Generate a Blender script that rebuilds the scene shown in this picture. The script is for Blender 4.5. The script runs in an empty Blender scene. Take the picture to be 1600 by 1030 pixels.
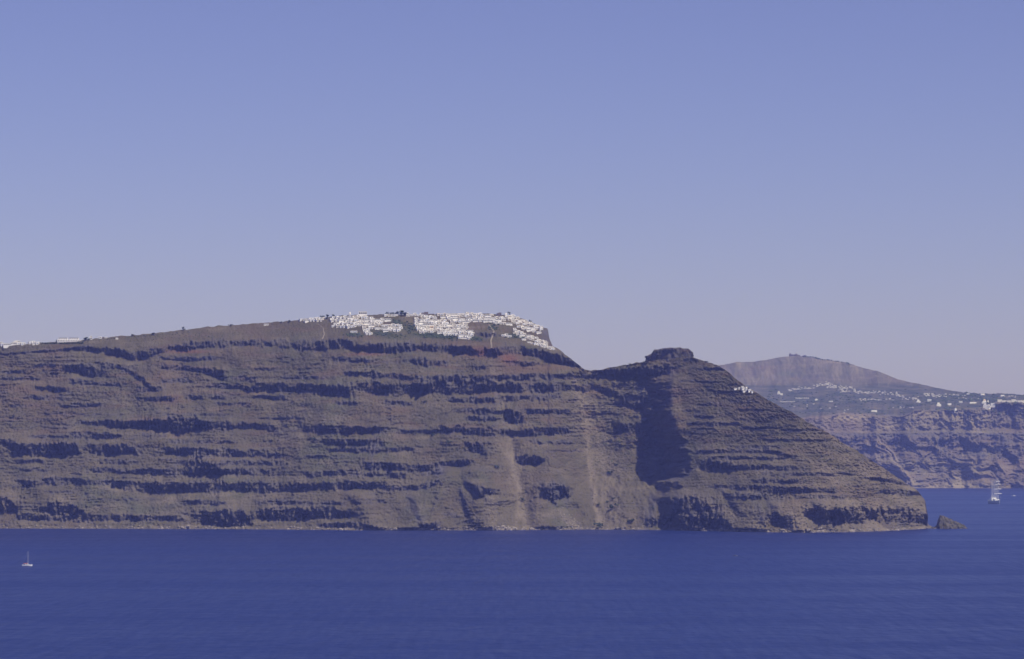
import bpy, bmesh, math, random
import numpy as np
from mathutils import Vector, Matrix

# ------------------------------------------------------------------ camera, sky, sun, exposure
C = bpy.context.scene.collection
scene = bpy.context.scene
F = 5000.0            # focal length in pixels of the 1600 px wide photograph
HZ = 705.0            # pixel row of the eye level
CAM_H = 125.0         # eye height above the sea in metres

cam_data = bpy.data.cameras.new('camera')
cam = bpy.data.objects.new('camera', cam_data)
C.objects.link(cam)
cam.location = (0, 0, CAM_H)
cam.rotation_euler = (math.radians(90), 0, 0)
cam_data.sensor_width = 36.0
cam_data.lens = 36.0 * F / 1600.0
cam_data.shift_y = (HZ - 515.0) / 1600.0
cam_data.clip_start = 1.0
cam_data.clip_end = 60000.0
scene.camera = cam

SUN_EL = 58.0         # degrees above the horizon
SUN_AZ = 128.0         # degrees clockwise from the view direction (+Y)
world = bpy.data.worlds.new("World")
scene.world = world
world.use_nodes = True
wn, wl = world.node_tree.nodes, world.node_tree.links
sky = wn.new('ShaderNodeTexSky')
sky.sky_type = 'NISHITA'
sky.sun_disc = False
sky.sun_elevation = math.radians(SUN_EL)
sky.sun_rotation = math.radians(SUN_AZ)
sky.altitude = 100
sky.air_density = 1.0
sky.dust_density = 0.6
sky.ozone_density = 3.0
tint = wn.new('ShaderNodeMix')
tint.data_type = 'RGBA'; tint.blend_type = 'MULTIPLY'
tint.inputs['Factor'].default_value = 1.0
wtc = wn.new('ShaderNodeTexCoord'); wsep = wn.new('ShaderNodeSeparateXYZ'); wl.new(wtc.outputs['Generated'], wsep.inputs['Vector'])
wmr = wn.new('ShaderNodeMapRange'); wmr.inputs['From Min'].default_value = 0.0; wmr.inputs['From Max'].default_value = 0.16
wl.new(wsep.outputs['Z'], wmr.inputs['Value'])
wmix = wn.new('ShaderNodeMix'); wmix.data_type = 'RGBA'
wmix.inputs['A'].default_value = (0.84, 0.775, 1.23, 1)      # clear lavender air low down
wmix.inputs['B'].default_value = (0.78, 0.645, 1.02, 1)
wl.new(wmr.outputs['Result'], wmix.inputs['Factor']); wl.new(wmix.outputs['Result'], tint.inputs['B'])
wl.new(sky.outputs['Color'], tint.inputs['A'])
wl.new(tint.outputs['Result'], wn['Background'].inputs['Color'])
wn['Background'].inputs['Strength'].default_value = 0.088

sun_data = bpy.data.lights.new('sun', 'SUN')
sun_data.energy = 4.5
sun_data.angle = math.radians(0.53)
sun_data.color = (1.0, 0.93, 0.86)
sun = bpy.data.objects.new('sun', sun_data)
C.objects.link(sun)
sd = Vector((math.sin(math.radians(SUN_AZ)) * math.cos(math.radians(SUN_EL)),
             math.cos(math.radians(SUN_AZ)) * math.cos(math.radians(SUN_EL)),
             math.sin(math.radians(SUN_EL))))
sun.rotation_euler = sd.to_track_quat('Z', 'Y').to_euler()
sun.location = (2000, 0, 3000)

scene.view_settings.view_transform = 'Standard'
scene.view_settings.look = 'None'
scene.view_settings.exposure = 0.0
scene.view_settings.gamma = 1.0

random.seed(7)
rng = np.random.RandomState(11)

# ------------------------------------------------------------------ helpers
def link(o, parent=None):
    C.objects.link(o)
    if parent is not None:
        o.parent = parent
    return o

def tag(o, label=None, cat=None, group=None, kind=None):
    if label: o['label'] = label
    if cat: o['category'] = cat
    if group: o['group'] = group
    if kind: o['kind'] = kind
    return o

def empty(name, loc, rz=0.0):
    o = bpy.data.objects.new(name, None)
    o.empty_display_size = 1.0
    o.location = loc
    o.rotation_euler = (0, 0, rz)
    return link(o)

def mesh_obj(name, bm, mat, parent=None, smooth=False):
    me = bpy.data.meshes.new(name)
    bm.to_mesh(me); bm.free()
    if mat is not None:
        me.materials.append(mat)
    if smooth:
        me.polygons.foreach_set('use_smooth', [True] * len(me.polygons))
    return link(bpy.data.objects.new(name, me), parent)

def copy_tree(o, parent=None, kids=None):
    c = o.copy()
    C.objects.link(c)
    c.parent = parent
    for ch in kids[o] if kids and o in kids else o.children:
        d = ch.copy(); C.objects.link(d); d.parent = c
        for g in ch.children:
            e = g.copy(); C.objects.link(e); e.parent = d
    return c

def box(bm, x0, x1, y0, y1, z0, z1):
    v = [bm.verts.new(p) for p in ((x0, y0, z0), (x1, y0, z0), (x1, y1, z0), (x0, y1, z0),
                                   (x0, y0, z1), (x1, y0, z1), (x1, y1, z1), (x0, y1, z1))]
    for f in ((0, 3, 2, 1), (4, 5, 6, 7), (0, 1, 5, 4), (1, 2, 6, 5), (2, 3, 7, 6), (3, 0, 4, 7)):
        bm.faces.new([v[i] for i in f])

def tube(bm, p0, p1, r0, r1=None, n=8):
    r1 = r0 if r1 is None else r1
    p0, p1 = Vector(p0), Vector(p1)
    q = (p1 - p0).to_track_quat('Z', 'Y')
    ra, rb = [], []
    for i in range(n):
        a = 2 * math.pi * i / n
        d = q @ Vector((math.cos(a), math.sin(a), 0))
        ra.append(bm.verts.new(p0 + d * r0)); rb.append(bm.verts.new(p1 + d * r1))
    for i in range(n):
        bm.faces.new((ra[i], ra[(i + 1) % n], rb[(i + 1) % n], rb[i]))
    bm.faces.new(ra[::-1]); bm.faces.new(rb)

def sph(bm, c, r, sub=1, jit=0.0, sc=(1, 1, 1)):
    res = bmesh.ops.create_icosphere(bm, subdivisions=sub, radius=1.0)
    for v in res['verts']:
        k = 1 + random.uniform(-jit, jit)
        v.co = Vector((c[0] + v.co.x * r * sc[0] * k, c[1] + v.co.y * r * sc[1] * k, c[2] + v.co.z * r * sc[2] * k))

def hash2(ix, iy, seed):
    h = (ix.astype(np.int64) * 374761393 + iy.astype(np.int64) * 668265263 + seed * 974634777) & 0xFFFFFFFF
    h = ((h ^ (h >> 13)) * 1274126177) & 0xFFFFFFFF
    h = (h ^ (h >> 16)) & 0xFFFFFFFF
    return h / 4294967295.0

def gn(x, y, seed=0):                     # gradient noise, about -1..1
    x, y = np.broadcast_arrays(np.asarray(x, float), np.asarray(y, float))
    x0 = np.floor(x); y0 = np.floor(y)
    fx = x - x0; fy = y - y0
    ux = fx * fx * fx * (fx * (fx * 6 - 15) + 10); uy = fy * fy * fy * (fy * (fy * 6 - 15) + 10)
    def g(dx, dy):
        a = hash2(x0 + dx, y0 + dy, seed) * 2 * np.pi
        return np.cos(a) * (fx - dx) + np.sin(a) * (fy - dy)
    n0 = g(0, 0) * (1 - ux) + g(1, 0) * ux
    n1 = g(0, 1) * (1 - ux) + g(1, 1) * ux
    return (n0 * (1 - uy) + n1 * uy) * 1.5

def fbm(x, y, octv=4, seed=0, gain=0.5):
    s = 0; a = 1.0; t = 0
    for k in range(octv):
        s = s + a * gn(x * 2 ** k, y * 2 ** k, seed + 17 * k); t += a; a *= gain
    return s / t * 1.6

def ridged(x, y, octv=3, seed=0):
    s = 0; a = 1.0; t = 0
    for k in range(octv):
        s = s + a * (1 - np.abs(gn(x * 2 ** k, y * 2 ** k, seed + 13 * k)) * 1.6); t += a; a *= .5
    return s / t

def sst(a, b, x):
    t = np.clip((x - a) / (b - a), 0, 1)
    return t * t * (3 - 2 * t)

def curve(tab, x):
    t = np.array(tab, float)
    return np.interp(x, t[:, 0], t[:, 1])

def grid_object(name, X, Y, Z, mask, mat):
    """X, Y, Z: rows x cols arrays (row 0 at the bottom); mask rows x cols x 4."""
    nr, nc = X.shape
    me = bpy.data.meshes.new(name)
    co = np.stack([X, Y, Z], -1).reshape(-1, 3).astype(np.float32)
    idx = np.arange(nr * nc).reshape(nr, nc)
    quads = np.stack([idx[:-1, :-1], idx[:-1, 1:], idx[1:, 1:], idx[1:, :-1]], -1).reshape(-1, 4)
    nq = len(quads)
    me.vertices.add(nr * nc); me.vertices.foreach_set('co', co.ravel())
    me.loops.add(nq * 4); me.loops.foreach_set('vertex_index', quads.ravel().astype(np.int32))
    me.polygons.add(nq)
    me.polygons.foreach_set('loop_start', np.arange(0, nq * 4, 4, dtype=np.int32))
    me.polygons.foreach_set('loop_total', np.full(nq, 4, dtype=np.int32))
    me.update(calc_edges=True)
    at = me.color_attributes.new('ground', 'FLOAT_COLOR', 'POINT')
    at.data.foreach_set('color', np.clip(mask, 0, 1).reshape(-1).astype(np.float32))
    me.materials.append(mat)
    return link(bpy.data.objects.new(name, me))

# ------------------------------------------------------------------ materials
def new_mat(name):
    m = bpy.data.materials.new(name)
    m.use_nodes = True
    n, l = m.node_tree.nodes, m.node_tree.links
    return m, n, l, n['Principled BSDF']

def plain(name, col, rough=0.8, var=0.12, scale=0.6, metal=0.0):
    m, n, l, b = new_mat(name)
    tc = n.new('ShaderNodeTexCoord'); nz = n.new('ShaderNodeTexNoise')
    nz.inputs['Scale'].default_value = scale; nz.inputs['Detail'].default_value = 5
    l.new(tc.outputs['Object'], nz.inputs['Vector'])
    mx = n.new('ShaderNodeMix'); mx.data_type = 'RGBA'
    mx.inputs['A'].default_value = (*[c * (1 - var) for c in col], 1)
    mx.inputs['B'].default_value = (*[min(1, c * (1 + var)) for c in col], 1)
    l.new(nz.outputs['Fac'], mx.inputs['Factor'])
    l.new(mx.outputs['Result'], b.inputs['Base Color'])
    b.inputs['Roughness'].default_value = rough
    b.inputs['Metallic'].default_value = metal
    return m

def rock_mat(name, talus_a, talus_b, lava, scree, red, green, s=1.0, bump=1.0):
    m, n, l, b = new_mat(name)
    tc = n.new('ShaderNodeTexCoord')
    def noise(scale, detail=6, rough=0.6, vec=None):
        z = n.new('ShaderNodeTexNoise')
        z.inputs['Scale'].default_value = scale; z.inputs['Detail'].default_value = detail
        z.inputs['Roughness'].default_value = rough
        l.new(vec if vec is not None else tc.outputs['Object'], z.inputs['Vector'])
        return z.outputs['Fac']
    def ramp(fac, p0, p1):
        r = n.new('ShaderNodeMapRange'); r.inputs['From Min'].default_value = p0; r.inputs['From Max'].default_value = p1
        l.new(fac, r.inputs['Value']); return r.outputs['Result']
    def mix(fac, a, bcol, mode='MIX'):
        x = n.new('ShaderNodeMix'); x.data_type = 'RGBA'; x.blend_type = mode
        if isinstance(fac, float): x.inputs['Factor'].default_value = fac
        else: l.new(fac, x.inputs['Factor'])
        for k, v in (('A', a), ('B', bcol)):
            if isinstance(v, tuple): x.inputs[k].default_value = (*v, 1)
            else: l.new(v, x.inputs[k])
        return x.outputs['Result']
    att = n.new('ShaderNodeAttribute'); att.attribute_name = 'ground'
    sep = n.new('ShaderNodeSeparateColor'); l.new(att.outputs['Color'], sep.inputs['Color'])
    mp = n.new('ShaderNodeMapping'); mp.inputs['Scale'].default_value = (1, 1, 5)
    l.new(tc.outputs['Object'], mp.inputs['Vector'])
    c = mix(ramp(noise(0.012 * s, 6), .35, .65), talus_a, talus_b)
    c = mix(ramp(noise(0.0055 * s, 4), .5, .68), c, (talus_a[0] * 1.0, talus_a[1] * .86, talus_a[2] * .84))      # rusty ash
    c = mix(ramp(noise(0.009 * s, 5), .55, .7), c, (talus_a[0] * .80, talus_a[1] * .92, talus_a[2] * .85))      # thin olive growth
    c = mix(ramp(noise(0.02 * s, 5, .6, mp.outputs['Vector']), .5, .72), c, tuple(.5 * (a + q) for a, q in zip(scree, talus_a)))
    c = mix(ramp(noise(0.35 * s, 4, .7), .60, .72), c, tuple(k * .45 for k in talus_b))       # low dry scrub
    c = mix(ramp(noise(0.30 * s, 3, .7, mp.outputs['Vector']), .66, .74), c, tuple(k * 1.7 for k in talus_a))   # pale stones
    lv = mix(ramp(noise(0.08 * s, 6, .7), .3, .7), lava, tuple(k * 2.0 for k in lava))
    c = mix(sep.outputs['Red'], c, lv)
    c = mix(sep.outputs['Green'], c, scree)
    c = mix(sep.outputs['Blue'], c, red)
    gv = mix(ramp(noise(0.25 * s, 4, .7), .35, .65), green, tuple(k * .5 for k in green))
    c = mix(att.outputs['Alpha'], c, gv)
    fine = mix(ramp(noise(0.9 * s, 4, .75), .3, .7), (.58, .58, .58), (1.42, 1.42, 1.42))
    c = mix(1.0, c, fine, 'MULTIPLY')
    l.new(c, b.inputs['Base Color'])
    b.inputs['Roughness'].default_value = 0.95
    b.inputs['Specular IOR Level'].default_value = 0.1
    bp = n.new('ShaderNodeBump'); bp.inputs['Strength'].default_value = bump; bp.inputs['Distance'].default_value = 2.5 / s
    l.new(noise(0.28 * s, 7, .72), bp.inputs['Height'])
    l.new(bp.outputs['Normal'], b.inputs['Normal'])
    return m

M_ROCK = rock_mat('caldera_rock', (.115, .098, .064), (.080, .070, .044), (.066, .060, .060), (.192, .158, .116), (.155, .070, .048), (.045, .066, .030))
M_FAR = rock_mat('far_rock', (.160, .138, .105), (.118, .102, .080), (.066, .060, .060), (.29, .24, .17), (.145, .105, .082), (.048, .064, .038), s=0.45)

# ------------------------------------------------------------------ the sea
def build_sea():
    m, n, l, b = new_mat('sea_water')
    tc = n.new('ShaderNodeTexCoord')
    def noise(scale, detail, sc):
        mp = n.new('ShaderNodeMapping'); mp.inputs['Scale'].default_value = sc
        l.new(tc.outputs['Object'], mp.inputs['Vector'])
        z = n.new('ShaderNodeTexNoise'); z.inputs['Scale'].default_value = scale; z.inputs['Detail'].default_value = detail
        z.inputs['Roughness'].default_value = .6
        l.new(mp.outputs['Vector'], z.inputs['Vector']); return z.outputs['Fac']
    # wind patches change how rough the water is, not its colour
    patch = noise(0.004, 4, (.12, 1.3, 1))
    r = n.new('ShaderNodeMapRange'); r.inputs['From Min'].default_value = .35; r.inputs['From Max'].default_value = .68
    r.inputs['To Min'].default_value = .31; r.inputs['To Max'].default_value = .45
    fine = noise(0.16, 3, (1, .06, 1))
    ad = n.new('ShaderNodeMath'); ad.operation = 'MULTIPLY_ADD'; ad.inputs[1].default_value = .6
    l.new(fine, ad.inputs[0]); sb = n.new('ShaderNodeMath'); sb.operation = 'ADD'; sb.inputs[1].default_value = -.30
    l.new(patch, sb.inputs[0]); l.new(sb.outputs[0], ad.inputs[2])
    l.new(ad.outputs[0], r.inputs['Value']); l.new(r.outputs['Result'], b.inputs['Roughness'])
    sp = n.new('ShaderNodeMapRange'); sp.inputs['From Min'].default_value = .35; sp.inputs['From Max'].default_value = .68
    sp.inputs['To Min'].default_value = .36; sp.inputs['To Max'].default_value = .60
    l.new(ad.outputs[0], sp.inputs['Value']); l.new(sp.outputs['Result'], b.inputs['Specular IOR Level'])
    b.inputs['Base Color'].default_value = (.006, .017, .105, 1)
    b.inputs['IOR'].default_value = 1.33
    b1 = n.new('ShaderNodeBump'); b1.inputs['Strength'].default_value = 1.0; b1.inputs['Distance'].default_value = 5.0
    l.new(noise(0.05, 7, (1.0, .5, 1)), b1.inputs['Height'])
    b2 = n.new('ShaderNodeBump'); b2.inputs['Strength'].default_value = 1.0; b2.inputs['Distance'].default_value = 6.0
    l.new(noise(0.022, 4, (1.0, .4, 1)), b2.inputs['Height'])
    l.new(b2.outputs['Normal'], b1.inputs['Normal'])
    l.new(b1.outputs['Normal'], b.inputs['Normal'])
    bm = bmesh.new()
    nx, ny = 12, 30
    vs = [[bm.verts.new((-5300 + 10600 * i / nx, -700 + 17400 * j / ny, 0)) for i in range(nx + 1)] for j in range(ny + 1)]
    for j in range(ny):
        for i in range(nx):
            bm.faces.new((vs[j][i], vs[j][i + 1], vs[j + 1][i + 1], vs[j + 1][i]))
    o = mesh_obj('sea', bm, m)
    tag(o, kind='structure')
build_sea()

# ------------------------------------------------------------------ the near caldera cliff
# tables in the pixels of the photograph: one pixel is about a metre at this distance
SHORE = [(-300, 826), (0, 826), (150, 826.5), (300, 827), (430, 827.5), (560, 829), (640, 829), (760, 829), (900, 828),
         (960, 828.3), (1000, 828.6), (1040, 829.1), (1090, 830.0), (1150, 831.0), (1200, 831.9), (1250, 832.5), (1300, 832.2),
         (1350, 831.0), (1400, 829.2), (1440, 827), (1456, 825.5), (1470, 825)]
CREST = [(-300, 545), (-100, 540), (0, 539), (60, 537), (100, 534), (140, 530), (165, 527), (190, 525), (240, 520.5), (290, 515), (340, 509.5),
         (400, 505), (440, 502.5), (475, 500), (520, 495), (560, 492), (600, 491.5), (640, 492), (670, 491), (720, 491),
         (760, 490), (790, 492), (815, 498), (840, 508), (848, 512), (856, 514), (858, 528), (863, 540), (880, 551),
         (900, 567), (912, 577), (925, 579), (940, 577), (960, 573), (990, 568), (1012, 565), (1030, 562), (1082, 559),
         (1100, 564), (1120, 571), (1140, 583), (1160, 601), (1180, 613), (1200, 625), (1250, 652), (1300, 681),
         (1350, 712), (1400, 745), (1430, 764), (1440, 776), (1445, 782), (1447, 803), (1450, 819), (1458, 824.5)]
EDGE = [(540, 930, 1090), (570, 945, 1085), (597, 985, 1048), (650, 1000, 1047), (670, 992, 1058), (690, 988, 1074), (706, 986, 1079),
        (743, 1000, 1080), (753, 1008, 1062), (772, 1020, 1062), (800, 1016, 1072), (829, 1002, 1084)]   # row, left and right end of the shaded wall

# lava ledges read off the photograph: strength, then (column, row, thickness) along each
LEDGES = [
 (1.1, (0, 553, 3), (74, 549, 4), (100, 547, 5), (133, 544, 7), (148, 547, 10), (185, 550, 14), (210, 557, 14), (236, 551, 12), (266, 544, 12),
      (303, 540, 14), (332, 538, 11), (369, 536, 10), (400, 536, 10), (448, 538, 14), (489, 540, 15), (540, 536, 18), (566, 542, 18),
      (607, 544, 14), (658, 542, 13), (695, 544, 16), (725, 546, 14), (750, 551, 14), (784, 548, 15), (800, 545, 14), (837, 551, 14), (874, 562, 14), (907, 571, 10)),
 (.8, (251, 559, 6), (290, 561, 8), (332, 560, 6)), (.8, (63, 570, 5), (90, 570, 5)),
 (1, (103, 575, 10), (135, 578, 20), (162, 583, 12)), (.9, (159, 571, 8), (207, 575, 8)), (1, (195, 579, 6), (215, 588, 12), (238, 606, 10)),
 (.8, (221, 608, 8), (251, 608, 8)), (.8, (0, 581, 5), (30, 581, 5)), (.9, (0, 591, 6), (60, 592, 6)), (.9, (255, 573, 8), (317, 577, 8)),
 (1.2, (321, 578, 12), (347, 585, 18)), (.8, (255, 595, 7), (295, 595, 7)), (.7, (350, 590, 5), (400, 591, 5)), (.9, (55, 606, 10), (107, 609, 8)),
 (.8, (48, 620, 8), (100, 621, 8)), (.8, (110, 596, 8), (185, 601, 7)), (.9, (229, 622, 10), (270, 623, 10)), (.9, (295, 621, 8), (313, 621, 8)),
 (.9, (332, 603, 8), (369, 603, 8)), (1, (380, 606, 10), (405, 609, 10)), (.9, (332, 620, 8), (350, 620, 8)), (.7, (340, 631, 6), (384, 632, 6)),
 (.6, (22, 634, 4), (50, 634, 4)), (.8, (88, 633, 7), (155, 633, 6)), (.7, (66, 647, 3), (185, 648, 3)), (.8, (251, 648, 4), (354, 648, 5)),
 (1, (122, 660, 8), (177, 661, 10)), (1.1, (177, 663, 12), (236, 663, 13)), (1.3, (236, 663, 14), (262, 664, 22), (280, 664, 30), (300, 662, 20), (320, 663, 16)),
 (1, (320, 665, 13), (400, 664, 14), (426, 668, 13)), (1, (474, 669, 12), (540, 671, 12)), (1, (545, 672, 14), (600, 671, 12)), (.8, (622, 675, 8), (680, 674, 8)),
 (1, (677, 671, 12), (728, 671, 12)), (1, (732, 675, 12), (800, 676, 13), (845, 674, 14), (888, 673, 11)), (.8, (52, 682, 6), (103, 682, 6)),
 (1, (111, 680, 12), (184, 681, 10)), (.7, (221, 679, 6), (258, 681, 7)), (.7, (266, 690, 6), (366, 691, 6)), (1, (514, 691, 11), (596, 692, 12)),
 (1, (732, 697, 16), (756, 702, 18)), (1, (0, 690, 10), (20, 694, 14)), (1.1, (26, 700, 20), (60, 703, 22), (122, 700, 18)), (1, (137, 701, 14), (160, 703, 18), (218, 702, 14)),
 (1, (258, 704, 12), (320, 707, 15), (400, 708, 13), (437, 712, 9)), (.7, (481, 714, 6), (500, 714, 6)), (.9, (518, 702, 8), (580, 704, 10), (644, 702, 8)),
 (.9, (30, 721, 8), (66, 721, 8)), (.9, (162, 721, 9), (210, 722, 8)), (.9, (277, 723, 9), (440, 724, 9)), (.8, (33, 734, 6), (74, 734, 6)),
 (.9, (144, 735, 8), (218, 736, 9)), (1, (221, 737, 8), (290, 736, 12), (400, 737, 12), (430, 738, 13)), (1.4, (295, 730, 26), (332, 731, 30), (345, 733, 18)),
 (.9, (477, 741, 9), (511, 741, 9)), (.9, (511, 739, 9), (585, 740, 10)), (1.1, (570, 728, 12), (629, 729, 13)), (1, (585, 741, 11), (629, 742, 11)),
 (1, (640, 733, 12), (690, 728, 13), (735, 721, 12)), (.8, (655, 740, 8), (695, 736, 9)), (1, (37, 757, 12), (70, 752, 13), (133, 752, 11)),
 (.8, (140, 754, 6), (195, 755, 7)), (1.1, (178, 757, 12), (230, 762, 18), (330, 760, 18), (426, 761, 16), (520, 759, 13), (600, 757, 11)),
 (.9, (607, 764, 9), (660, 761, 10), (691, 752, 8)), (.6, (74, 768, 4), (114, 768, 4)), (.7, (162, 780, 4), (240, 781, 4)), (.9, (288, 785, 7), (354, 786, 8)),
 (.9, (405, 785, 7), (536, 786, 8)), (.9, (559, 784, 8), (596, 783, 7)), (1.3, (-20, 790, 24), (10, 788, 28), (24, 793, 18)), (1.2, (63, 797, 10), (90, 793, 22), (125, 797, 18)),
 (1, (33, 808, 10), (120, 810, 13), (221, 808, 11)), (.9, (214, 809, 9), (284, 810, 9)), (1.4, (312, 808, 20), (345, 808, 32), (391, 810, 22)),
 (1.2, (405, 802, 16), (450, 803, 24), (520, 800, 20), (552, 803, 12)), (1, (503, 822, 10), (545, 820, 13), (585, 824, 8)), (1, (662, 821, 10), (686, 821, 11)),
 (.9, (522, 561, 7), (573, 563, 7)), (.7, (562, 564, 4), (636, 565, 4)), (1.1, (644, 563, 10), (670, 567, 15), (697, 569, 10)), (.9, (743, 575, 6), (762, 575, 6)),
 (.8, (444, 590, 5), (522, 590, 6)), (1, (540, 584, 8), (590, 586, 12), (629, 588, 9)), (1, (629, 591, 10), (720, 593, 12), (800, 590, 12), (888, 588, 10)),
 (1, (400, 603, 10), (450, 606, 15), (511, 606, 12)), (1.1, (503, 608, 14), (530, 609, 20), (548, 611, 14)), (1.1, (548, 602, 12), (600, 607, 22), (666, 606, 18)),
 (1.1, (650, 604, 16), (720, 606, 22), (770, 604, 18)), (1.1, (765, 604, 16), (840, 606, 18), (890, 605, 13)), (.9, (400, 620, 8), (448, 621, 8)),
 (.9, (525, 629, 7), (555, 630, 8)), (.9, (607, 630, 8), (640, 631, 8)), (1, (703, 624, 8), (760, 626, 11), (820, 622, 12), (874, 619, 10)),
 (1, (717, 641, 9), (760, 643, 11), (800, 643, 9)), (1, (732, 654, 9), (800, 653, 9)), (1.2, (793, 650, 20), (815, 653, 16)), (.8, (400, 653, 5), (470, 653, 5)),
 (.9, (818, 642, 8), (896, 644, 8)), (.7, (400, 577, 5), (426, 577, 5)), (1, (800, 568, 10), (833, 568, 10)), (.9, (837, 690, 9), (896, 692, 8)), (.7, (855, 704, 4), (907, 705, 4)),
 (1.5, (815, 718, 14), (830, 719, 17), (848, 718, 10)), (.9, (900, 588, 5), (933, 589, 6)), (1.0, (935, 583, 9), (980, 583, 15), (1030, 580, 15), (1056, 578, 9)),
 (1, (903, 606, 11), (918, 607, 11)), (.7, (928, 604, 8), (965, 618, 12), (1007, 626, 12)), (.9, (966, 630, 11), (1010, 636, 14)), (1.1, (966, 667, 12), (1000, 667, 14)),
 (.8, (1080, 576, 5), (1132, 578, 5)), (.8, (1084, 650, 6), (1114, 651, 7)), (1, (1077, 662, 6), (1150, 662, 6)), (.8, (1095, 632, 5), (1125, 632, 6)), (.7, (1073, 642, 4), (1095, 642, 4)),
 (.8, (1154, 668, 5), (1214, 668, 5)), (1, (1090, 706, 7), (1200, 704, 8), (1236, 714, 6)), (1, (1114, 715, 6), (1225, 716, 6)), (1.2, (1095, 726, 16), (1120, 726, 20), (1146, 728, 12)),
 (1, (1132, 731, 9), (1200, 731, 9), (1259, 731, 8)), (.9, (1103, 760, 7), (1132, 760, 8)), (1.1, (1140, 762, 10), (1200, 764, 13), (1260, 766, 10), (1307, 766, 8)),
 (1.2, (1135, 775, 8), (1185, 776, 14), (1227, 776, 12)), (.8, (1150, 655, 4), (1182, 655, 4)), (.7, (1198, 687, 4), (1240, 688, 4)), (.9, (1160, 698, 5), (1217, 699, 5)),
 (.9, (1192, 741, 6), (1252, 741, 6)), (.8, (1262, 741, 5), (1304, 742, 5)), (.9, (1310, 739, 4), (1330, 740, 5)), (1, (1178, 751, 8), (1252, 752, 9)), (.9, (1246, 776, 7), (1320, 777, 7)),
 (.8, (1349, 747, 5), (1397, 750, 6)), (.9, (1361, 746, 5), (1416, 757, 6)), (1, (1376, 768, 8), (1438, 771, 9)), (.8, (1246, 687, 6), (1288, 688, 5)), (.7, (1230, 672, 4), (1278, 672, 4)),
 (.7, (1160, 640, 4), (1196, 641, 4)), (.7, (1100, 610, 4), (1150, 613, 4)), (.7, (1070, 595, 4), (1120, 598, 4)), (.7, (1140, 626, 4), (1180, 628, 4)),
 (1.2, (1310, 805, 26), (1345, 804, 30), (1400, 804, 28), (1430, 806, 26), (1448, 812, 18)), (1.3, (1262, 800, 16), (1290, 803, 30), (1314, 806, 30)),
 (1.2, (1040, 795, 30), (1080, 795, 40), (1125, 803, 30)), (1.3, (842, 770, 16), (862, 768, 28), (888, 768, 20)), (1.2, (734, 760, 10), (752, 768, 18), (775, 768, 10)),
 (1.0, (748, 523, 6), (762, 523, 9), (776, 524, 8)), (1.0, (1010, 815, 18), (1060, 815, 24), (1145, 820, 16)), (1.0, (1205, 808, 16), (1240, 815, 24)),
]
# left-facing scarps: polyline, height of the step, softness, how far it reaches
SCARPS = [(((1204, 786), (1214, 803), (1240, 833)), 22, 7, 34), (((1270, 784), (1284, 800), (1302, 832)), 24, 9, 40), (((1183, 787), (1190, 815)), 10, 5, 14),
          (((1124, 764), (1140, 780), (1152, 800)), 12, 4, 26), (((1118, 798), (1130, 812), (1143, 829)), 13, 6, 24), (((728, 752), (746, 766), (764, 784)), 15, 5, 26),
          (((848, 754), (858, 772), (868, 788)), 15, 5, 22), (((876, 752), (884, 768), (884, 786)), 12, 4, 18), (((1024, 774), (1016, 800), (1008, 828)), 12, 6, 60),
          (((1038, 772), (1052, 800), (1066, 826)), 40, 10, 46), (((718, 764), (728, 790), (735, 816)), 11, 3, 24), (((684, 768), (676, 800), (668, 826)), 9, 4, 30),
          (((640, 776), (652, 800), (664, 826)), 11, 5, 30), (((1046, 597), (1047, 640), (1052, 672)), 10, 4, 30), (((282, 652), (283, 678)), 8, 4, 20),
          (((306, 724), (308, 746)), 8, 5, 22), (((322, 796), (330, 824)), 10, 5, 40), (((18, 690), (32, 712)), 7, 4, 18), (((345, 574), (348, 594)), 8, 3, 16),
          (((612, 720), (614, 745)), 7, 4, 16), (((410, 755), (412, 770)), 7, 4, 16), (((858, 512), (860, 538)), -10, 2, 20), (((1092, 780), (1100, 812)), 9, 5, 20)]
# spurs (negative, towards the sea) and gullies (positive): polyline, depth, half width
FOLDS = [(((905, 585), (915, 640), (925, 700), (935, 760), (940, 828)), 7, 26), (((768, 560), (790, 640), (800, 700), (812, 760), (825, 828)), 9, 12),
         (((700, 735), (672, 780), (640, 826)), -24, 20), (((745, 735), (752, 780), (762, 826)), -20, 18), (((860, 690), (850, 760), (856, 826)), -14, 30),
         (((560, 770), (575, 800), (590, 826)), -16, 18), (((965, 640), (970, 720), (972, 826)), -10, 20), (((1175, 780), (1172, 830)), -12, 22)]

def polyline_x(pl, y):                    # column of a polyline at each row, and how far inside its rows we are
    p = np.array(sorted(pl, key=lambda q: q[1]), float)
    x = np.interp(y, p[:, 1], p[:, 0])
    win = sst(p[0, 1] - 8, p[0, 1] + 4, y) * (1 - sst(p[-1, 1] - 4, p[-1, 1] + 8, y))
    return x, win

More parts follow.
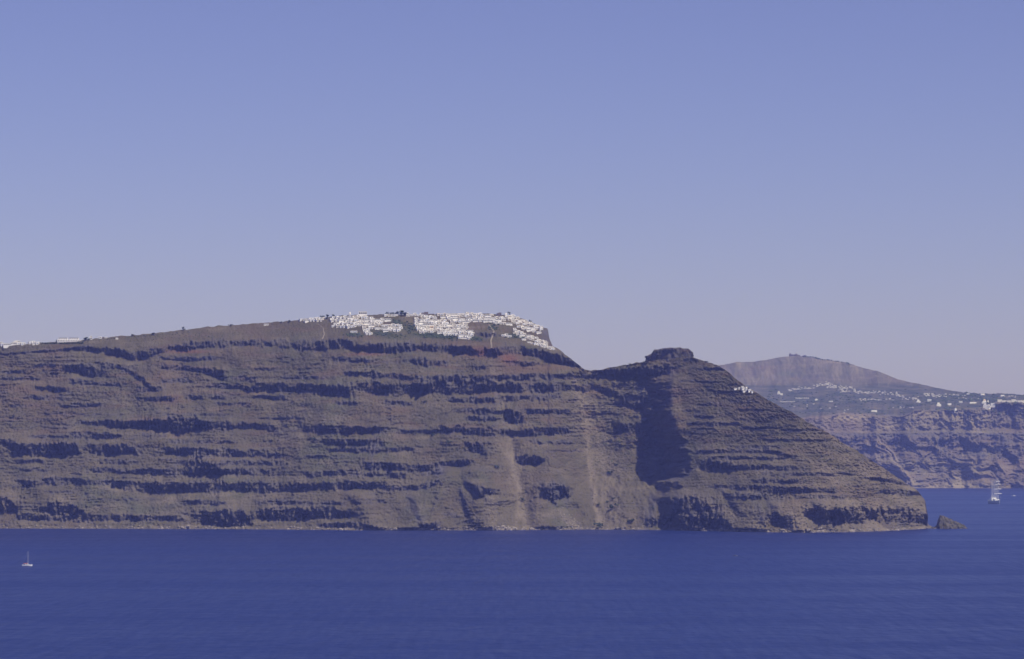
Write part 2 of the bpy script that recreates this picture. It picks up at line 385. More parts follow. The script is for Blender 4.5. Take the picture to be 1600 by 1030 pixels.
def near_cliff():
    cols = np.concatenate([np.arange(-1000, -120, 5.0), np.arange(-120, 1460.01, 1.15)])
    nv = 300
    yb = curve(SHORE, cols)
    k = np.exp(-np.linspace(-2, 2, 31) ** 2); k /= k.sum()
    ybs = np.convolve(np.pad(yb, 15, 'edge'), k, 'valid')
    yt = curve(CREST, cols) + fbm(cols / 11.0, 3.3, 4, 5) * 1.5 * np.clip((yb - curve(CREST, cols)) / 40, .15, 1)
    v = np.linspace(0, 1, nv)[:, None]
    x = np.broadcast_to(cols, (nv, len(cols)))
    y0 = ybs + 0.25
    y = y0 - v * (y0 - yt)
    hh = np.maximum(ybs - y, 0)
    # base depth and mean slope
    Yb = CAM_H * F / (ybs - HZ)
    wmain = 1 - sst(880, 960, x)
    ys = Yb + .92 * hh + 1.0 * np.maximum(0, 541 - y) * wmain + 8 * (1 - np.exp(-hh / 12.0))
    # the promontory stands in front of the gully: its left wall faces away from the sun
    e = np.array(EDGE, float)
    xl = np.interp(y, e[:, 0], e[:, 1]) + fbm(x / 30, y / 14, 3, 41) * 6
    xr = np.interp(y, e[:, 0], e[:, 2]) + fbm(x / 30, y / 11, 4, 42) * 8
    t = np.clip((x - xl) / (xr - xl), 0, 1)
    t = np.clip((x - (xr - 34 - .12 * (xr - xl))) / (34 + .12 * (xr - xl)), 0, 1)
    step = t * t * (3 - 2 * t) * .2 + t * .8
    lower = sst(745, 790, y)
    amp = np.interp(y + 8 * fbm(x / 18, y / 22, 3, 43), [530, 600, 650, 700, 745, 762, 782, 830], [0, 58, 84, 106, 102, 76, 48, 14])
    ys = ys + amp * (1 - step) * sst(835, 965, x)
    # spurs, gullies, scarps
    D = np.zeros_like(ys)
    for pl, a, w in FOLDS:
        px_, win = polyline_x(pl, y)
        D += a * win * np.exp(-((x - px_) / w) ** 2)
    gul = fbm(x / 85 + y / 400, y / 110, 3, 61)
    calm = 1 - .75 * (1 - sst(535, 560, y)) * wmain
    D += 14 * gul * np.clip(hh / 60, .3, 1) * calm * (1 - .75 * np.exp(-((x - 945) / 60) ** 2))
    down = fbm(x / 26 + gul * .4 + y / 170, y / 150, 3, 71)
    D += 1.6 * down * np.clip(hh / 25, .2, 1) * calm
    D += 3.0 * fbm(x / 24, y / 20, 4, 75) * np.clip(hh / 25, .2, 1) * calm
    lava = np.zeros_like(ys)
    # ledges
    jx = fbm(x / 16, y / 40, 3, 81); jf = fbm(x / 5.5, y / 30, 3, 91); jt = fbm(x / 9, y / 60, 2, 95)
    rib = .55 * fbm(x / 6.5 + jx * .8 + .5 * gn(x / 7, y / 7, 109), y / 12, 4, 101, .6) + .75 * fbm(x / 4.2 + .7 * gn(x / 14, y / 12, 108), y / 20, 3, 102, .55)
    for led in LEDGES:
        s0 = led[0]; p = np.array(led[1:], float)
        a = max(np.searchsorted(cols, p[0, 0] - 14), 0); b_ = min(np.searchsorted(cols, p[-1, 0] + 14), len(cols))
        if b_ <= a: continue
        xs = cols[a:b_]
        yc = np.interp(xs, p[:, 0], p[:, 1]) + jx[:, a:b_] * 2.2 + jf[:, a:b_] * .7
        seed = int(p[0, 0] * 3 + p[0, 1])
        th0 = np.interp(xs, p[:, 0], p[:, 2])
        th = th0 * np.clip(.90 + .55 * fbm(xs / 13.0, 0.5, 3, seed) , .35, 1.6) * (1 + .15 * jt[:, a:b_])
        win = sst(p[0, 0] - 12, p[0, 0] + 5, xs + 5 * jf[:, a:b_]) * (1 - sst(p[-1, 0] - 5, p[-1, 0] + 12, xs + 5 * jf[:, a:b_]))
        win = win * np.clip(1.0 + .55 * fbm(xs / 22.0, 8.5, 3, seed + 1), .25, 1.25)
        s = (y[:, a:b_] - yc) / (th * .5)
        yc0 = np.interp(xs, p[:, 0], p[:, 1])
        s2 = (y[:, a:b_] - yc0) / (th0 * .5)
        tail = np.exp(-np.maximum(np.abs(s2) - 1.0, 0) / np.where(s2 > 0, .8, 1.3))
        g = np.clip(s * 1.15, -1, 1) * tail
        face = np.exp(-np.maximum(np.abs(s) - .8, 0) ** 2 / .08)
        D[:, a:b_] += win * s0 * (g * np.minimum(th0 * .55, 11) + face * rib[:, a:b_] * np.minimum(th * .56, 8.0))
        lava[:, a:b_] = np.maximum(lava[:, a:b_], win * face * np.clip(.75 + .35 * jf[:, a:b_], 0, 1))
    for pl, a, soft, reach in SCARPS:
        px_, win = polyline_x(pl, y)
        d = x - px_ + fbm(x / 9, y / 7, 3, 121) * 2.0
        fall = np.where(d > 0, np.exp(-d / reach), 1.0)
        f = 1 / (1 + np.exp(-np.clip(d / (soft * .5), -30, 30))) * fall
        D -= a * win * f
        lava = np.maximum(lava, .75 * win * np.exp(-(d / (soft + 2)) ** 2) * (abs(a) > 9))
    # the wall's shade, darkened into its colour through the lava mask, with faint beds
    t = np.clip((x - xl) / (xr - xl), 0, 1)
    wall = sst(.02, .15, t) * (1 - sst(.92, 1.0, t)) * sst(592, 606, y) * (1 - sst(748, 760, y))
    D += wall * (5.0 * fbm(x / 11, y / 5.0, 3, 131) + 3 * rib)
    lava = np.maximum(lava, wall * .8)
    butt = np.exp(-((x - 1078) / 46) ** 2) * sst(762, 782, y) * (1 - sst(822, 832, y))
    D += butt * (9 * fbm(x / 9, y / 22, 4, 141) + 4 * rib)
    cape = sst(1245, 1275, x) * sst(786, 800, y + fbm(x / 14, 1.0, 3, 12) * 8)
    D += cape * (4.5 * fbm(x / 10, y / 20, 4, 151) + 2.5 * rib)
    lava = np.maximum(lava, np.maximum(butt * .7, cape * .55 * np.clip(.6 + jf, 0, 1)))
    # scattered small ledges and broken rock over the talus
    scr0 = np.exp(-((x - (812 + (y - 720) * .25)) / 40) ** 2) * sst(690, 730, y) + np.exp(-((x - (935 + (y - 720) * .1)) / 34) ** 2) * sst(640, 680, y)
    scr0 = np.clip(scr0, 0, 1)
    strat = fbm(x / 46 + jx * .2, y / 3.6, 3, 161)
    zone = np.clip(fbm(x / 70, y / 45, 3, 171) * .9 + .45, 0, 1) * (1 - .8 * sst(770, 800, x) * (1 - sst(1050, 1100, x)) * sst(690, 720, y)) * sst(548, 562, y)
    zone *= 1 - .7 * sst(560, 640, x) * (1 - sst(700, 740, x)) * sst(755, 780, y)
    right = sst(1050, 1120, x) * (1 - .7 * cape)
    zone = np.clip(zone + .15 * right * sst(570, 590, y), 0, 1)
    D += -3.0 * zone * (1 - .45 * right) * np.clip(strat, -.6, 1.0)
    thin = fbm(x / 13 + jx * .5, y / 3.0 + fbm(x / 24, y / 20, 2, 164), 3, 165); long_ = fbm(x / 62, y / 4.2 + 1.6 * fbm(x / 50, y / 30, 3, 166), 3, 167)
    longz = np.clip(right * .42 + (1 - right) * .9 * sst(632, 650, y) * (1 - scr0), 0, 1) * np.clip(.55 + .9 * fbm(x / 75, y / 26, 3, 168), 0, 1)
    D += -1.9 * (.4 + .6 * zone) * (1 - .5 * right) * .7 * np.clip(thin, -.5, .9) * sst(548, 562, y) * (1 - .6 * scr0) - 2.1 * longz * np.clip(long_, -.6, .9)
    lava = np.maximum(lava, .6 * zone * (1 - .6 * right) * sst(.35, .6, strat))
    lava = np.maximum(lava, .6 * longz * (1 - .6 * right) * sst(.25, .5, long_))
    D += (1.6 + .8 * zone) * fbm(x / 4.2, y / 4.2, 3, 181, .65)
    blk = fbm(x / 3.0, y / 2.4, 2, 191, .6)
    D -= 3.4 * sst(.40, .75, blk) * (.35 + .65 * zone) * sst(555, 570, y)
    # shoreline: low rocky foot
    foot = 1 - sst(2, 9, hh)
    D += foot * (3.0 * fbm(x / 6.0, y / 6, 3, 201) + 9.0 * fbm(x / 26, .4, 4, 202) + 1.5)
    D *= np.clip(hh / 5.0, .25, 1)
    # colours of the ground itself
    scree = np.zeros_like(ys); red = np.zeros_like(ys); green = np.zeros_like(ys)
    def streak(pl, w, a, arr):
        px_, win = polyline_x(pl, y)
        arr += a * win * np.exp(-((x - px_ + 5 * jx + 2 * jf) / (w * (1 + .4 * jx))) ** 2) * np.clip(.8 + .6 * fbm(x / 7, y / 16, 3, 207), .2, 1.3)
    streak(((766, 552), (784, 610), (795, 680), (803, 740), (818, 828)), 8, .55, scree)
    streak(((795, 690), (812, 760), (830, 828)), 22, .42, scree)
    streak(((900, 595), (912, 640), (918, 690), (928, 760), (938, 828)), 4, .8, scree)
    streak(((905, 610), (932, 680), (950, 750), (956, 828)), 24, .62, scree)
    streak(((872, 796), (890, 815), (905, 828)), 8, .8, scree)
    streak(((1062, 762), (1100, 785), (1150, 806)), 12, .5, scree)
    streak(((770, 776), (768, 826)), 7, .5, scree)
    scree += .5 * np.exp(-((x - 1260) / 9) ** 2 - ((y - 805) / 11) ** 2) * 1.6
    scree += .75 * sst(1180, 1380, x + (y - 700) * .6) * np.clip(.5 + fbm(x / 30 - y / 22, y / 30, 3, 211), 0, 1)
    scree += .3 * foot * np.clip(.3 + fbm(x / 14, 2.0, 3, 222) * 1.2, 0, 1)
    scree += .6 * sst(720, 770, y) * (1 - sst(600, 720, x)) * np.clip(fbm(x / 40, y / 14, 3, 223), 0, 1)
    lava = np.maximum(lava, .9 * (1 - sst(.6, 2.2, hh + .8 * jf)))
    red += .75 * np.exp(-((x - 750) / 26) ** 2 - ((y - 550) / 9) ** 2)
    red += .8 * np.exp(-((x - 796) / 16) ** 2 - ((y - 560) / 8) ** 2)
    red += .8 * np.exp(-((x - 296) / 32) ** 2 - ((y - 549.5) / 2.2) ** 2)
    red += .5 * np.exp(-((x - 575) / 30) ** 2 - ((y - 553) / 2.5) ** 2)
    red += .3 * np.exp(-((x - 820) / 50) ** 2 - ((y - 575) / 10) ** 2)
    red += .32 * np.clip(fbm(x / 60, y / 10, 4, 231) - .1, 0, 1) * (1 - sst(660, 760, y))
    def patch(cx, cy, rx, ry, a, arr):
        arr += a * np.exp(-((x - cx) / rx) ** 2 - ((y - cy - .12 * (x - cx)) / ry) ** 2)
    for q in ((600, 522, 26, 5, .8), (668, 524, 22, 4.5, .9), (700, 526, 20, 4.5, .9), (745, 530, 12, 4, .6), (806, 524, 14, 5, .8), (640, 515, 8, 6, .4),
              (620, 505, 10, 8, .5), (555, 523, 14, 4, .5), (830, 543, 16, 4, .4), (975, 575, 40, 6, .3)):
        patch(*q, green)
    lava = np.maximum(lava, 1.0 * sst(842, 848, x) * (1 - sst(860, 864, x)) * sst(512, 516, y) * (1 - sst(536, 542, y)))  # shade on the crag face, painted in with the dark lava colour
    Yd = ys + D
    X = (x - 800) * ys / F
    Z = CAM_H - (y - HZ) * ys / F
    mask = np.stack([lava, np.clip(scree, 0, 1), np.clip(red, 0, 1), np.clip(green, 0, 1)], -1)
    # skirt below the water, and the far side behind the crest
    rowsX, rowsY, rowsZ, rowsM = [X[0:1]], [Yd[0:1] - 1.5], [np.full((1, len(cols)), -6.0)], [mask[0:1]]
    rowsX.append(X); rowsY.append(Yd); rowsZ.append(Z); rowsM.append(mask)
    top = Z[-1]
    for dY, drop_p, drop_s in ((4, .6, 1.2), (10, 1.5, 6), (25, 4, 20), (60, 9, 52), (130, 18, 115), (240, 32, 220), (360, 60, 330), (700, 150, 420), (1200, 420, 420)):
        f = sst(860, 960, cols)
        zz = top - drop_p * (1 - f) - drop_s * f
        s = 1 - dY / 40000
        rowsX.append((X[-1] * s)[None]); rowsY.append((Yd[-1] + dY)[None]); rowsZ.append(np.maximum(zz, -6)[None]); rowsM.append(mask[-1:])
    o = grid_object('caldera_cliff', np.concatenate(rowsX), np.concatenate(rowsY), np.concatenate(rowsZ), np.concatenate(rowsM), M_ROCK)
    tag(o, kind='structure')
    def surf(px, py):
        j0 = int(np.clip(np.searchsorted(cols, px) - 1, 0, len(cols) - 2)); fj = float(np.clip((px - cols[j0]) / (cols[j0 + 1] - cols[j0]), 0, 1))
        out = 0
        for jj, w in ((j0, 1 - fj), (j0 + 1, fj)):
            vv = np.clip((y0[jj] - py) / (y0[jj] - yt[jj]), 0, 1) * (nv - 1)
            i0 = min(int(vv), nv - 2); fi = vv - i0
            P = np.array([[X[i, jj], Yd[i, jj], Z[i, jj]] for i in (i0, i0 + 1)])
            out = out + w * (P[0] * (1 - fi) + P[1] * fi)
        return Vector(out)
    return surf, (lambda px: float(np.interp(px, cols, yt)))

surf, crest_y = near_cliff()

# ------------------------------------------------------------------ the far caldera wall, plain and mountain
RIDGE = [(250, 628), (500, 617), (700, 604), (850, 590), (1000, 580), (1100, 574), (1132, 570), (1150, 566), (1175, 565.5), (1200, 561.5), (1225, 557.5), (1245, 556), (1265, 558), (1290, 562),
         (1320, 565.5), (1350, 574.5), (1380, 584), (1410, 594), (1440, 601), (1470, 607.5), (1500, 612.5), (1530, 615.5), (1560, 615), (1580, 615), (1600, 618), (1700, 619), (2000, 616)]
RIM = [(850, 655), (1250, 655), (1290, 652), (1320, 648), (1370, 650), (1410, 652), (1432, 642), (1480, 641), (1520, 640), (1540, 637), (1556, 630), (1600, 630), (1700, 632), (2000, 635)]

def far_land():
    cols = np.concatenate([np.arange(250, 1050, 4.0), np.arange(1050, 1700, .95), np.arange(1700, 2350, 4.0)])
    nv = 300
    yt = curve(RIDGE, cols) + fbm(cols / 14.0, 7.7, 4, 305) * 1.0
    rim = curve(RIM, cols) + fbm(cols / 9.0, 1.7, 3, 306) * 1.5
    Y0 = 10776 + 55 * fbm(cols / 60, 0.2, 3, 307)
    yb = HZ + CAM_H * F / Y0
    v = np.linspace(0, 1, nv)[:, None]
    x = np.broadcast_to(cols, (nv, len(cols)))
    y = yb - v * (yb - yt)
    ledge = 677 + fbm(x / 60, 0.3, 2, 311) * 1.5
    hb = np.clip((yb - y) / (yb - ledge), 0, 1)
    up = np.clip((ledge - y) / (ledge - rim), 0, 1)
    pl = np.clip((rim - y) / np.maximum(rim - 606, 4), 0, 1)
    mt = np.clip((606 - y) / 52, 0, 1)
    ys = Y0 + 170 * hb + 16 * sst(0, .15, up) + 40 * up + 1750 * pl ** 1.1 + 1000 * mt
    D = 0
    low = sst(0, .06, hb) * (1 - sst(.9, 1, hb))
    diag = fbm((x + .9 * (763 - y)) / 44 + .8 * gn(x / 30, y / 20, 320), y / 38, 5, 321)
    D = D + low * 40 * diag
    flu = fbm(x / 17 + 1.6 * gn(x / 30, y / 25, 322), y / 34, 4, 323)
    flu2 = fbm(x / 5, y / 20, 3, 324)
    cliff2 = sst(722, 712, y) * (1 - sst(680, 677, y))
    D = D + cliff2 * (14 * flu + 9 * flu2)
    for yc, th, a in ((698, 26, 9), (728, 14, 6), (742, 10, 5)):
        s = (y - yc - 5 * fbm(x / 40, .9, 3, int(yc))) / (th * .5)
        g = np.where(np.abs(s) < 1, s, np.sign(s) * np.exp(-(np.abs(s) - 1)))
        D = D + a * g * np.clip(.6 + fbm(x / 50, 3.1, 2, int(yc) + 1), 0, 1.3)
    uppm = sst(.1, .25, up) * (1 - sst(.9, 1.0, up))
    D = D + uppm * (17 * flu + 9 * flu2) * sst(1400, 1440, x)
    mtn = sst(0, .1, mt) * (1 - .6 * sst(.85, 1, mt))
    D = D + mtn * 58 * fbm((x - .3 * y) / 30, y / 40, 5, 331) + mtn * 60 * fbm(x / 90, y / 60, 3, 332) * sst(0, .4, mt)
    D = D + (pl > 0) * (pl < 1) * 25 * fbm(x / 40, y / 9, 3, 341)
    D = D + 6 * fbm(x / 5, y / 4, 3, 342) * (1 - .5 * pl) + mtn * 16 * fbm(x / 8, y / 9, 3, 343)
    # great notch beside the clifftop village
    nx = (x - 1558 - .3 * (y - 640)); D = D - 60 * sst(-4, 16, nx) * np.exp(-np.maximum(nx, 0) / 60) * uppm * 0
    D = D + 34 * np.exp(-((x - 1572) / 16) ** 2) * sst(630, 640, y) * (1 - sst(668, 676, y))
    fields = fbm(x / 30, y / 3.5, 3, 351); fld2 = fbm(x / 12, y / 2.2, 3, 352)
    plain_ = sst(.02, .1, pl) * (1 - sst(.0, .25, mt))
    green = plain_ * np.clip(.62 + .5 * fields, 0, 1)
    green += .3 * sst(.1, .4, mt) * np.clip(.4 + fbm(x / 18, y / 30, 3, 353), 0, 1)
    scree = plain_ * .6 * sst(.35, .6, fld2)
    scree += uppm * .85 * np.clip(.55 + .6 * flu, 0, 1) * (np.exp(-((x - 1465) / 52) ** 2) + .8 * np.exp(-((x - 1530) / 26) ** 2) + .35 * np.exp(-((x - 1585) / 18) ** 2))
    scree += .8 * np.exp(-((x - 1330) / 36) ** 2 - ((y - 653) / 5) ** 2) + .5 * np.exp(-((x - 1395) / 16) ** 2 - ((y - 667) / 5) ** 2)
    def streak(pl_, w, a):
        px_, win = polyline_x(pl_, y)
        return a * win * np.exp(-((x - px_ + 2 * flu2) / w) ** 2)
    scree += streak(((1376, 690), (1395, 715), (1430, 757)), 8, .75) + streak(((1356, 690), (1372, 722), (1400, 757)), 5, .5)
    scree += streak(((1465, 715), (1490, 740), (1512, 761)), 6, .75) + streak(((1510, 710), (1530, 735), (1545, 757)), 7, .5) + streak(((1500, 700), (1515, 722)), 4, .5)
    scree += .8 * np.exp(-((x - 1490) / 26) ** 2) * sst(752, 758, y) + .6 * np.exp(-((x - 1455) / 14) ** 2) * sst(750, 760, y)
    scree += .6 * sst(.1, .4, mt) * np.clip(fbm((x - .1 * y) / 9, y / 60, 3, 361) - .1, 0, 1)
    lava = cliff2 * np.clip(.45 - .7 * flu, 0, 1) + .75 * np.exp(-((y - ledge - 1) / 1.6) ** 2) * sst(1290, 1310, x)
    lava += .6 * low * sst(.05, .5, fbm((x + .5 * (763 - y)) / 26, y / 20, 3, 371))
    red = low * np.clip(.22 + .4 * fbm(x / 40, y / 14, 3, 381), 0, 1)
    red += .3 * sst(677, 670, y) * (1 - sst(664, 658, y)) * sst(1480, 1540, x)
    Yd = ys + D * np.clip((yb - y) / 4, .1, 1)
    X = (x - 800) * ys / F
    Z = CAM_H - (y - HZ) * ys / F
    mask = np.clip(np.stack([lava, scree, red, green], -1), 0, 1)
    RX, RY, RZ, RM = [X[:1]], [Yd[:1] - 3], [np.full((1, len(cols)), -6.0)], [mask[:1]]
    RX.append(X); RY.append(Yd); RZ.append(Z); RM.append(mask)
    for dY, dz in ((20, 3), (80, 22), (250, 90), (600, 220), (1200, 480)):
        RX.append(X[-1:] * (1 + dY / 20000)); RY.append(Yd[-1:] + dY); RZ.append(np.maximum(Z[-1:] - dz, -6)); RM.append(mask[-1:])
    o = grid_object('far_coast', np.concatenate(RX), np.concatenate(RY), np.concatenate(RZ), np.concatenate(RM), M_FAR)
    tag(o, kind='structure')
    def fs(px, py):
        j = int(np.argmin(np.abs(cols - px)))
        i = int(np.clip(round((yb[j] - py) / (yb[j] - yt[j]) * (nv - 1)), 0, nv - 1))
        return Vector((X[i, j], Yd[i, j], Z[i, j]))
    return fs, (lambda px: float(np.interp(px, cols, yt)))

far_surf, far_crest = far_land()

# ------------------------------------------------------------------ materials of the built things
M_WHITE = plain('white_limewash', (.86, .83, .77), .85, .05, .3)
M_CREAM = plain('cream_plaster', (.80, .75, .66), .85, .06, .3)
M_OCHRE = plain('ochre_plaster', (.62, .44, .24), .85, .08, .3)
M_GREY = plain('grey_roof', (.52, .50, .48), .9, .10, .5)
M_GLASS = plain('dark_window', (.03, .045, .07), .25, .2, .8)
M_BLUE = plain('blue_paint', (.05, .12, .32), .6, .1, .8)
M_WOOD = plain('dark_wood', (.10, .065, .045), .7, .2, .8)
M_LEAF = plain('leaf_green', (.045, .065, .028), .8, .45, .9)
M_DRY = plain('olive_leaf', (.075, .085, .045), .8, .4, .9)
M_BARK = plain('bark', (.09, .065, .045), .9, .3, 2)
M_STONE = plain('dark_stone', (.16, .13, .13), .9, .2, .3)
M_PALE = plain('pale_boulder', (.25, .215, .18), .95, .35, .25)
M_DIRT = plain('trodden_earth', (.22, .185, .14), .95, .15, .2)
M_STEEL = plain('mast_metal', (.60, .60, .60), .4, .05, .5)

def ordinal(n):
    return ['first', 'second', 'third', 'fourth', 'fifth', 'sixth', 'seventh', 'eighth', 'ninth', 'tenth', 'eleventh', 'twelfth', 'thirteenth',
            'fourteenth', 'fifteenth', 'sixteenth', 'seventeenth', 'eighteenth', 'nineteenth', 'twentieth'][n - 1]

# ------------------------------------------------------------------ houses of the clifftop village
def opening(root, name, x, z, w, h, mat, y=0.0, arch=False):
    if mat is M_GLASS: w *= 1.25; h *= 1.15
    bm = bmesh.new()
    box(bm, x - w / 2, x + w / 2, y - .06, y + .10, z, z + h)
    if arch:
        n = 8
        vs = [(x + w / 2 * math.cos(math.pi * i / n), z + h + w / 2 * math.sin(math.pi * i / n)) for i in range(n + 1)]
        f = [bm.verts.new((a, y - .06, b + .001)) for a, b in vs]; g = [bm.verts.new((a, y + .10, b + .001)) for a, b in vs]
        bm.faces.new(f[::-1]); bm.faces.new(g)
        for i in range(n): bm.faces.new((f[i], f[i + 1], g[i + 1], g[i]))
    return mesh_obj(name, bm, mat, root)

def parapet_roof(root, x0, x1, y0, y1, z, mat, rim=.45):
    bm = bmesh.new()
    box(bm, x0 + .3, x1 - .3, y0 + .3, y1 - .3, z, z + .06)
    for a, b, c, d in ((x0, x1, y0 - .05, y0 + .25), (x0, x1, y1 - .25, y1 + .05), (x0 - .03, x0 + .27, y0 + .25, y1 - .25), (x1 - .27, x1 + .03, y0 + .25, y1 - .25)):
        box(bm, a, b, c, d, z + .002, z + rim)
    return mesh_obj('roof', bm, mat, root)

def vault(bm, x0, x1, y0, y1, z, rise, n=10):
    cx, r = (x0 + x1) / 2, (x1 - x0) / 2
    A = [bm.verts.new((cx - r * math.cos(math.pi * i / n), y0, z + rise * math.sin(math.pi * i / n))) for i in range(n + 1)]
    B = [bm.verts.new((cx - r * math.cos(math.pi * i / n), y1, z + rise * math.sin(math.pi * i / n))) for i in range(n + 1)]
    for i in range(n): bm.faces.new((A[i], A[i + 1], B[i + 1], B[i]))
    bm.faces.new(A[::-1]); bm.faces.new(B)

def house_proto(kind):
    wall_mat = {1: M_WHITE, 2: M_WHITE, 3: M_CREAM, 4: M_WHITE, 5: M_WHITE, 6: M_OCHRE, 7: M_CREAM}[kind]
    r = empty('house', (0, 0, 0))
    w = bmesh.new()
    if kind in (1, 6):                     # single-storey cube
        box(w, -3.4, 3.4, 0, 6.5, -5, 3.6); mesh_obj('wall', w, wall_mat, r)
        rf = parapet_roof(r, -3.4, 3.4, 0, 6.5, 3.6, wall_mat)
        c = bmesh.new(); box(c, 1.6, 2.4, 4.4, 5.2, 3.67, 5.0); mesh_obj('chimney', c, wall_mat, rf)
        opening(r, 'door', -1.2, 0, 1.5, 2.3, M_BLUE); opening(r, 'window', 1.5, 1.0, 1.3, 1.4, M_GLASS)
    elif kind in (2, 7):                   # two storeys, the upper one set back behind a terrace
        box(w, -3.8, 3.8, 0, 4.0, -5, 3.2); box(w, -3.79, 2.6, 4.0, 8.2, -5, 6.4); mesh_obj('wall', w, wall_mat, r)
        parapet_roof(r, -3.79, 2.6, 4.0, 8.2, 6.4, wall_mat)
        t = bmesh.new(); box(t, -3.8, 3.8, -.05, .25, 3.202, 3.95); mesh_obj('terrace_wall', t, wall_mat, r)
        opening(r, 'door', -2.2, 0, 1.5, 2.3, M_WOOD); opening(r, 'window', .2, .9, 1.4, 1.4, M_GLASS); opening(r, 'window', 2.4, .9, 1.3, 1.4, M_GLASS)
        opening(r, 'door', -.6, 3.2, 1.8, 2.2, M_GLASS, 4.0); opening(r, 'window', 1.6, 4.0, 1.1, 1.3, M_GLASS, 4.0)
    elif kind == 3:                        # barrel-vaulted cave house
        box(w, -3.0, 3.0, 0, 7.5, -5, 2.9); mesh_obj('wall', w, wall_mat, r)
        v = bmesh.new(); vault(v, -3.0, 3.0, 0, 7.5, 2.902, 1.9); mesh_obj('roof', v, wall_mat, r)
        opening(r, 'door', 0, 0, 1.7, 2.1, M_WOOD, 0, True); opening(r, 'window', -1.9, 1.0, .9, 1.2, M_GLASS); opening(r, 'window', 1.9, 1.0, .9, 1.2, M_GLASS)
    elif kind == 4:                        # long terrace of rooms
        box(w, -5.6, 5.6, 0, 5.5, -5, 3.4); mesh_obj('wall', w, wall_mat, r)
        parapet_roof(r, -5.6, 5.6, 0, 5.5, 3.4, M_GREY)
        t = bmesh.new(); box(t, -5.6, 5.6, -2.4, -2.1, -5, .9); mesh_obj('terrace_wall', t, wall_mat, r)
        for x in (-4, -1.2, 1.6, 4.2): opening(r, 'door', x, .3, 1.6, 2.1, M_GLASS)
    elif kind == 5:                        # chapel with a dome and a bell gable
        box(w, -2.6, 2.6, 0, 7, -5, 4.2); box(w, -2.2, 2.2, 7, 8.2, -5, 3.4); mesh_obj('wall', w, wall_mat, r)
        d = bmesh.new(); tube(d, (0, 4, 4.202), (0, 4, 5.2), 2.1, 2.1, 16)
        sp = bmesh.ops.create_uvsphere(d, u_segments=16, v_segments=8, radius=2.05); 
        for v in sp['verts']: v.co = Vector((v.co.x, v.co.y + 4, max(v.co.z, 0) + 5.203))
        mesh_obj('dome', d, M_WHITE, r)
        b = bmesh.new(); box(b, -1.9, -1.3, .1, .8, 4.202, 6.6); box(b, 1.3, 1.9, .1, .8, 4.202, 6.6); box(b, -1.92, 1.92, .08, .82, 6.602, 7.4); mesh_obj('bell_gable', b, M_WHITE, r)
        opening(r, 'door', 0, 0, 1.5, 2.3, M_BLUE, 0, True); opening(r, 'window', -1.8, 2.2, .7, 1.1, M_GLASS); opening(r, 'window', 1.8, 2.2, .7, 1.1, M_GLASS)
    return r

PROTO = {k: house_proto(k) for k in range(1, 8)}
KIDS = {p: list(p.children) for p in PROTO.values()}
used = set()   # kinds whose first model is already placed
LOOK = {1: 'white cube house', 2: 'white stepped house', 3: 'cream vaulted house', 4: 'long white house',
        5: 'white domed chapel', 6: 'ochre cube house', 7: 'cream stepped house'}
N_HOUSE = [0]

def put_house(kind, px, py, scale, yaw, label, group, sfun=surf, sink=.3):
    p = PROTO[kind]
    if kind in used: o = copy_tree(p, None, KIDS)
    else: o = p; used.add(kind)
    P = sfun(px, py)
    o.location = (P.x, P.y - 1.2, P.z - sink)
    o.rotation_euler = (0, 0, yaw); o.scale = scale
    tag(o, label, 'chapel' if kind == 5 else 'house', group)
    if kind == 5: o.name = 'chapel'
    N_HOUSE[0] += 1
    return o

def kind_pick():
    return random.choices([1, 2, 3, 4, 6, 7], [28, 28, 10, 24, 1, 12])[0]

def village_rows(place, rows, group, yaw0=.30, size=1.0, gap=.6):
    """rows, from the top row down: (x0, y0, x1, y1) in photo pixels; the houses stand side by side along each."""
    for ri, (x0, y0, x1, y1) in enumerate(rows):
        x = x0 + random.uniform(0, 3); k = 0; spots = []
        while x < x1 - 2.5:
            kd = kind_pick()
            sc = size * random.uniform(.98, 1.25)
            wpx = {1: 6.4, 2: 7.2, 3: 5.8, 4: 10.6, 6: 6.4, 7: 7.2}[kd] * sc * .91
            if x + wpx > x1 + 2: kd = 1; wpx = min(6.4 * sc, x1 - x + 1)
            spots.append((kd, x + wpx / 2, sc)); x += wpx + random.choice([0, 0, 0, .3, gap, gap * 2])
        for kd, xx, sc in spots:
            k += 1
            yy = y0 + (y1 - y0) * (xx - x0) / max(1, x1 - x0) + random.uniform(-.7, .7)
            yy = max(yy, crest_y(xx) + .6)
            row = '' if len(rows) == 1 else '%s row of ' % ordinal(ri + 1)
            lab = '%s, %s from left, %s%s' % (LOOK[kd], ordinal(min(k, 20)), row, place)
            put_house(kd, xx, yy, (sc * random.uniform(.95, 1.05), sc * .9, sc * random.uniform(.74, .98)), yaw0 + random.uniform(-.28, .22), lab, group)

G_V = 'white houses of the clifftop village'
village_rows('the hamlet left of the village', [(468, 500, 508, 498), (474, 502.5, 508, 501.5)], G_V, size=.8)
village_rows('the left village block', [(518, 497.5, 574, 497), (517, 502, 612, 500.5), (519, 507, 600, 505), (518, 511, 552, 511.5), (553, 509.5, 628, 509.5), (575, 513, 629, 514.5), (597, 517, 628, 518)], G_V, size=.84)
village_rows('the spur below the left block', [(548, 519, 557, 520), (565, 515, 578, 516), (568, 519, 581, 520), (571, 523, 581, 523.5)], G_V, size=.72)
village_rows('the ridge between the blocks', [(600, 493.5, 622, 494), (634, 494, 662, 493)], G_V, size=.72)
village_rows('the middle village block', [(657, 496.5, 684, 497.5), (648, 500.5, 697, 502), (648, 504.5, 703, 505.5), (649, 508.5, 730, 509.5), (651, 512.5, 735, 513.5), (652, 516.5, 738, 517.5),
              (654, 520.5, 676, 519.5), (682, 520, 740, 521.5), (694, 523.5, 739, 525), (716, 528, 739, 529.5)], G_V, yaw0=.34, size=.82)
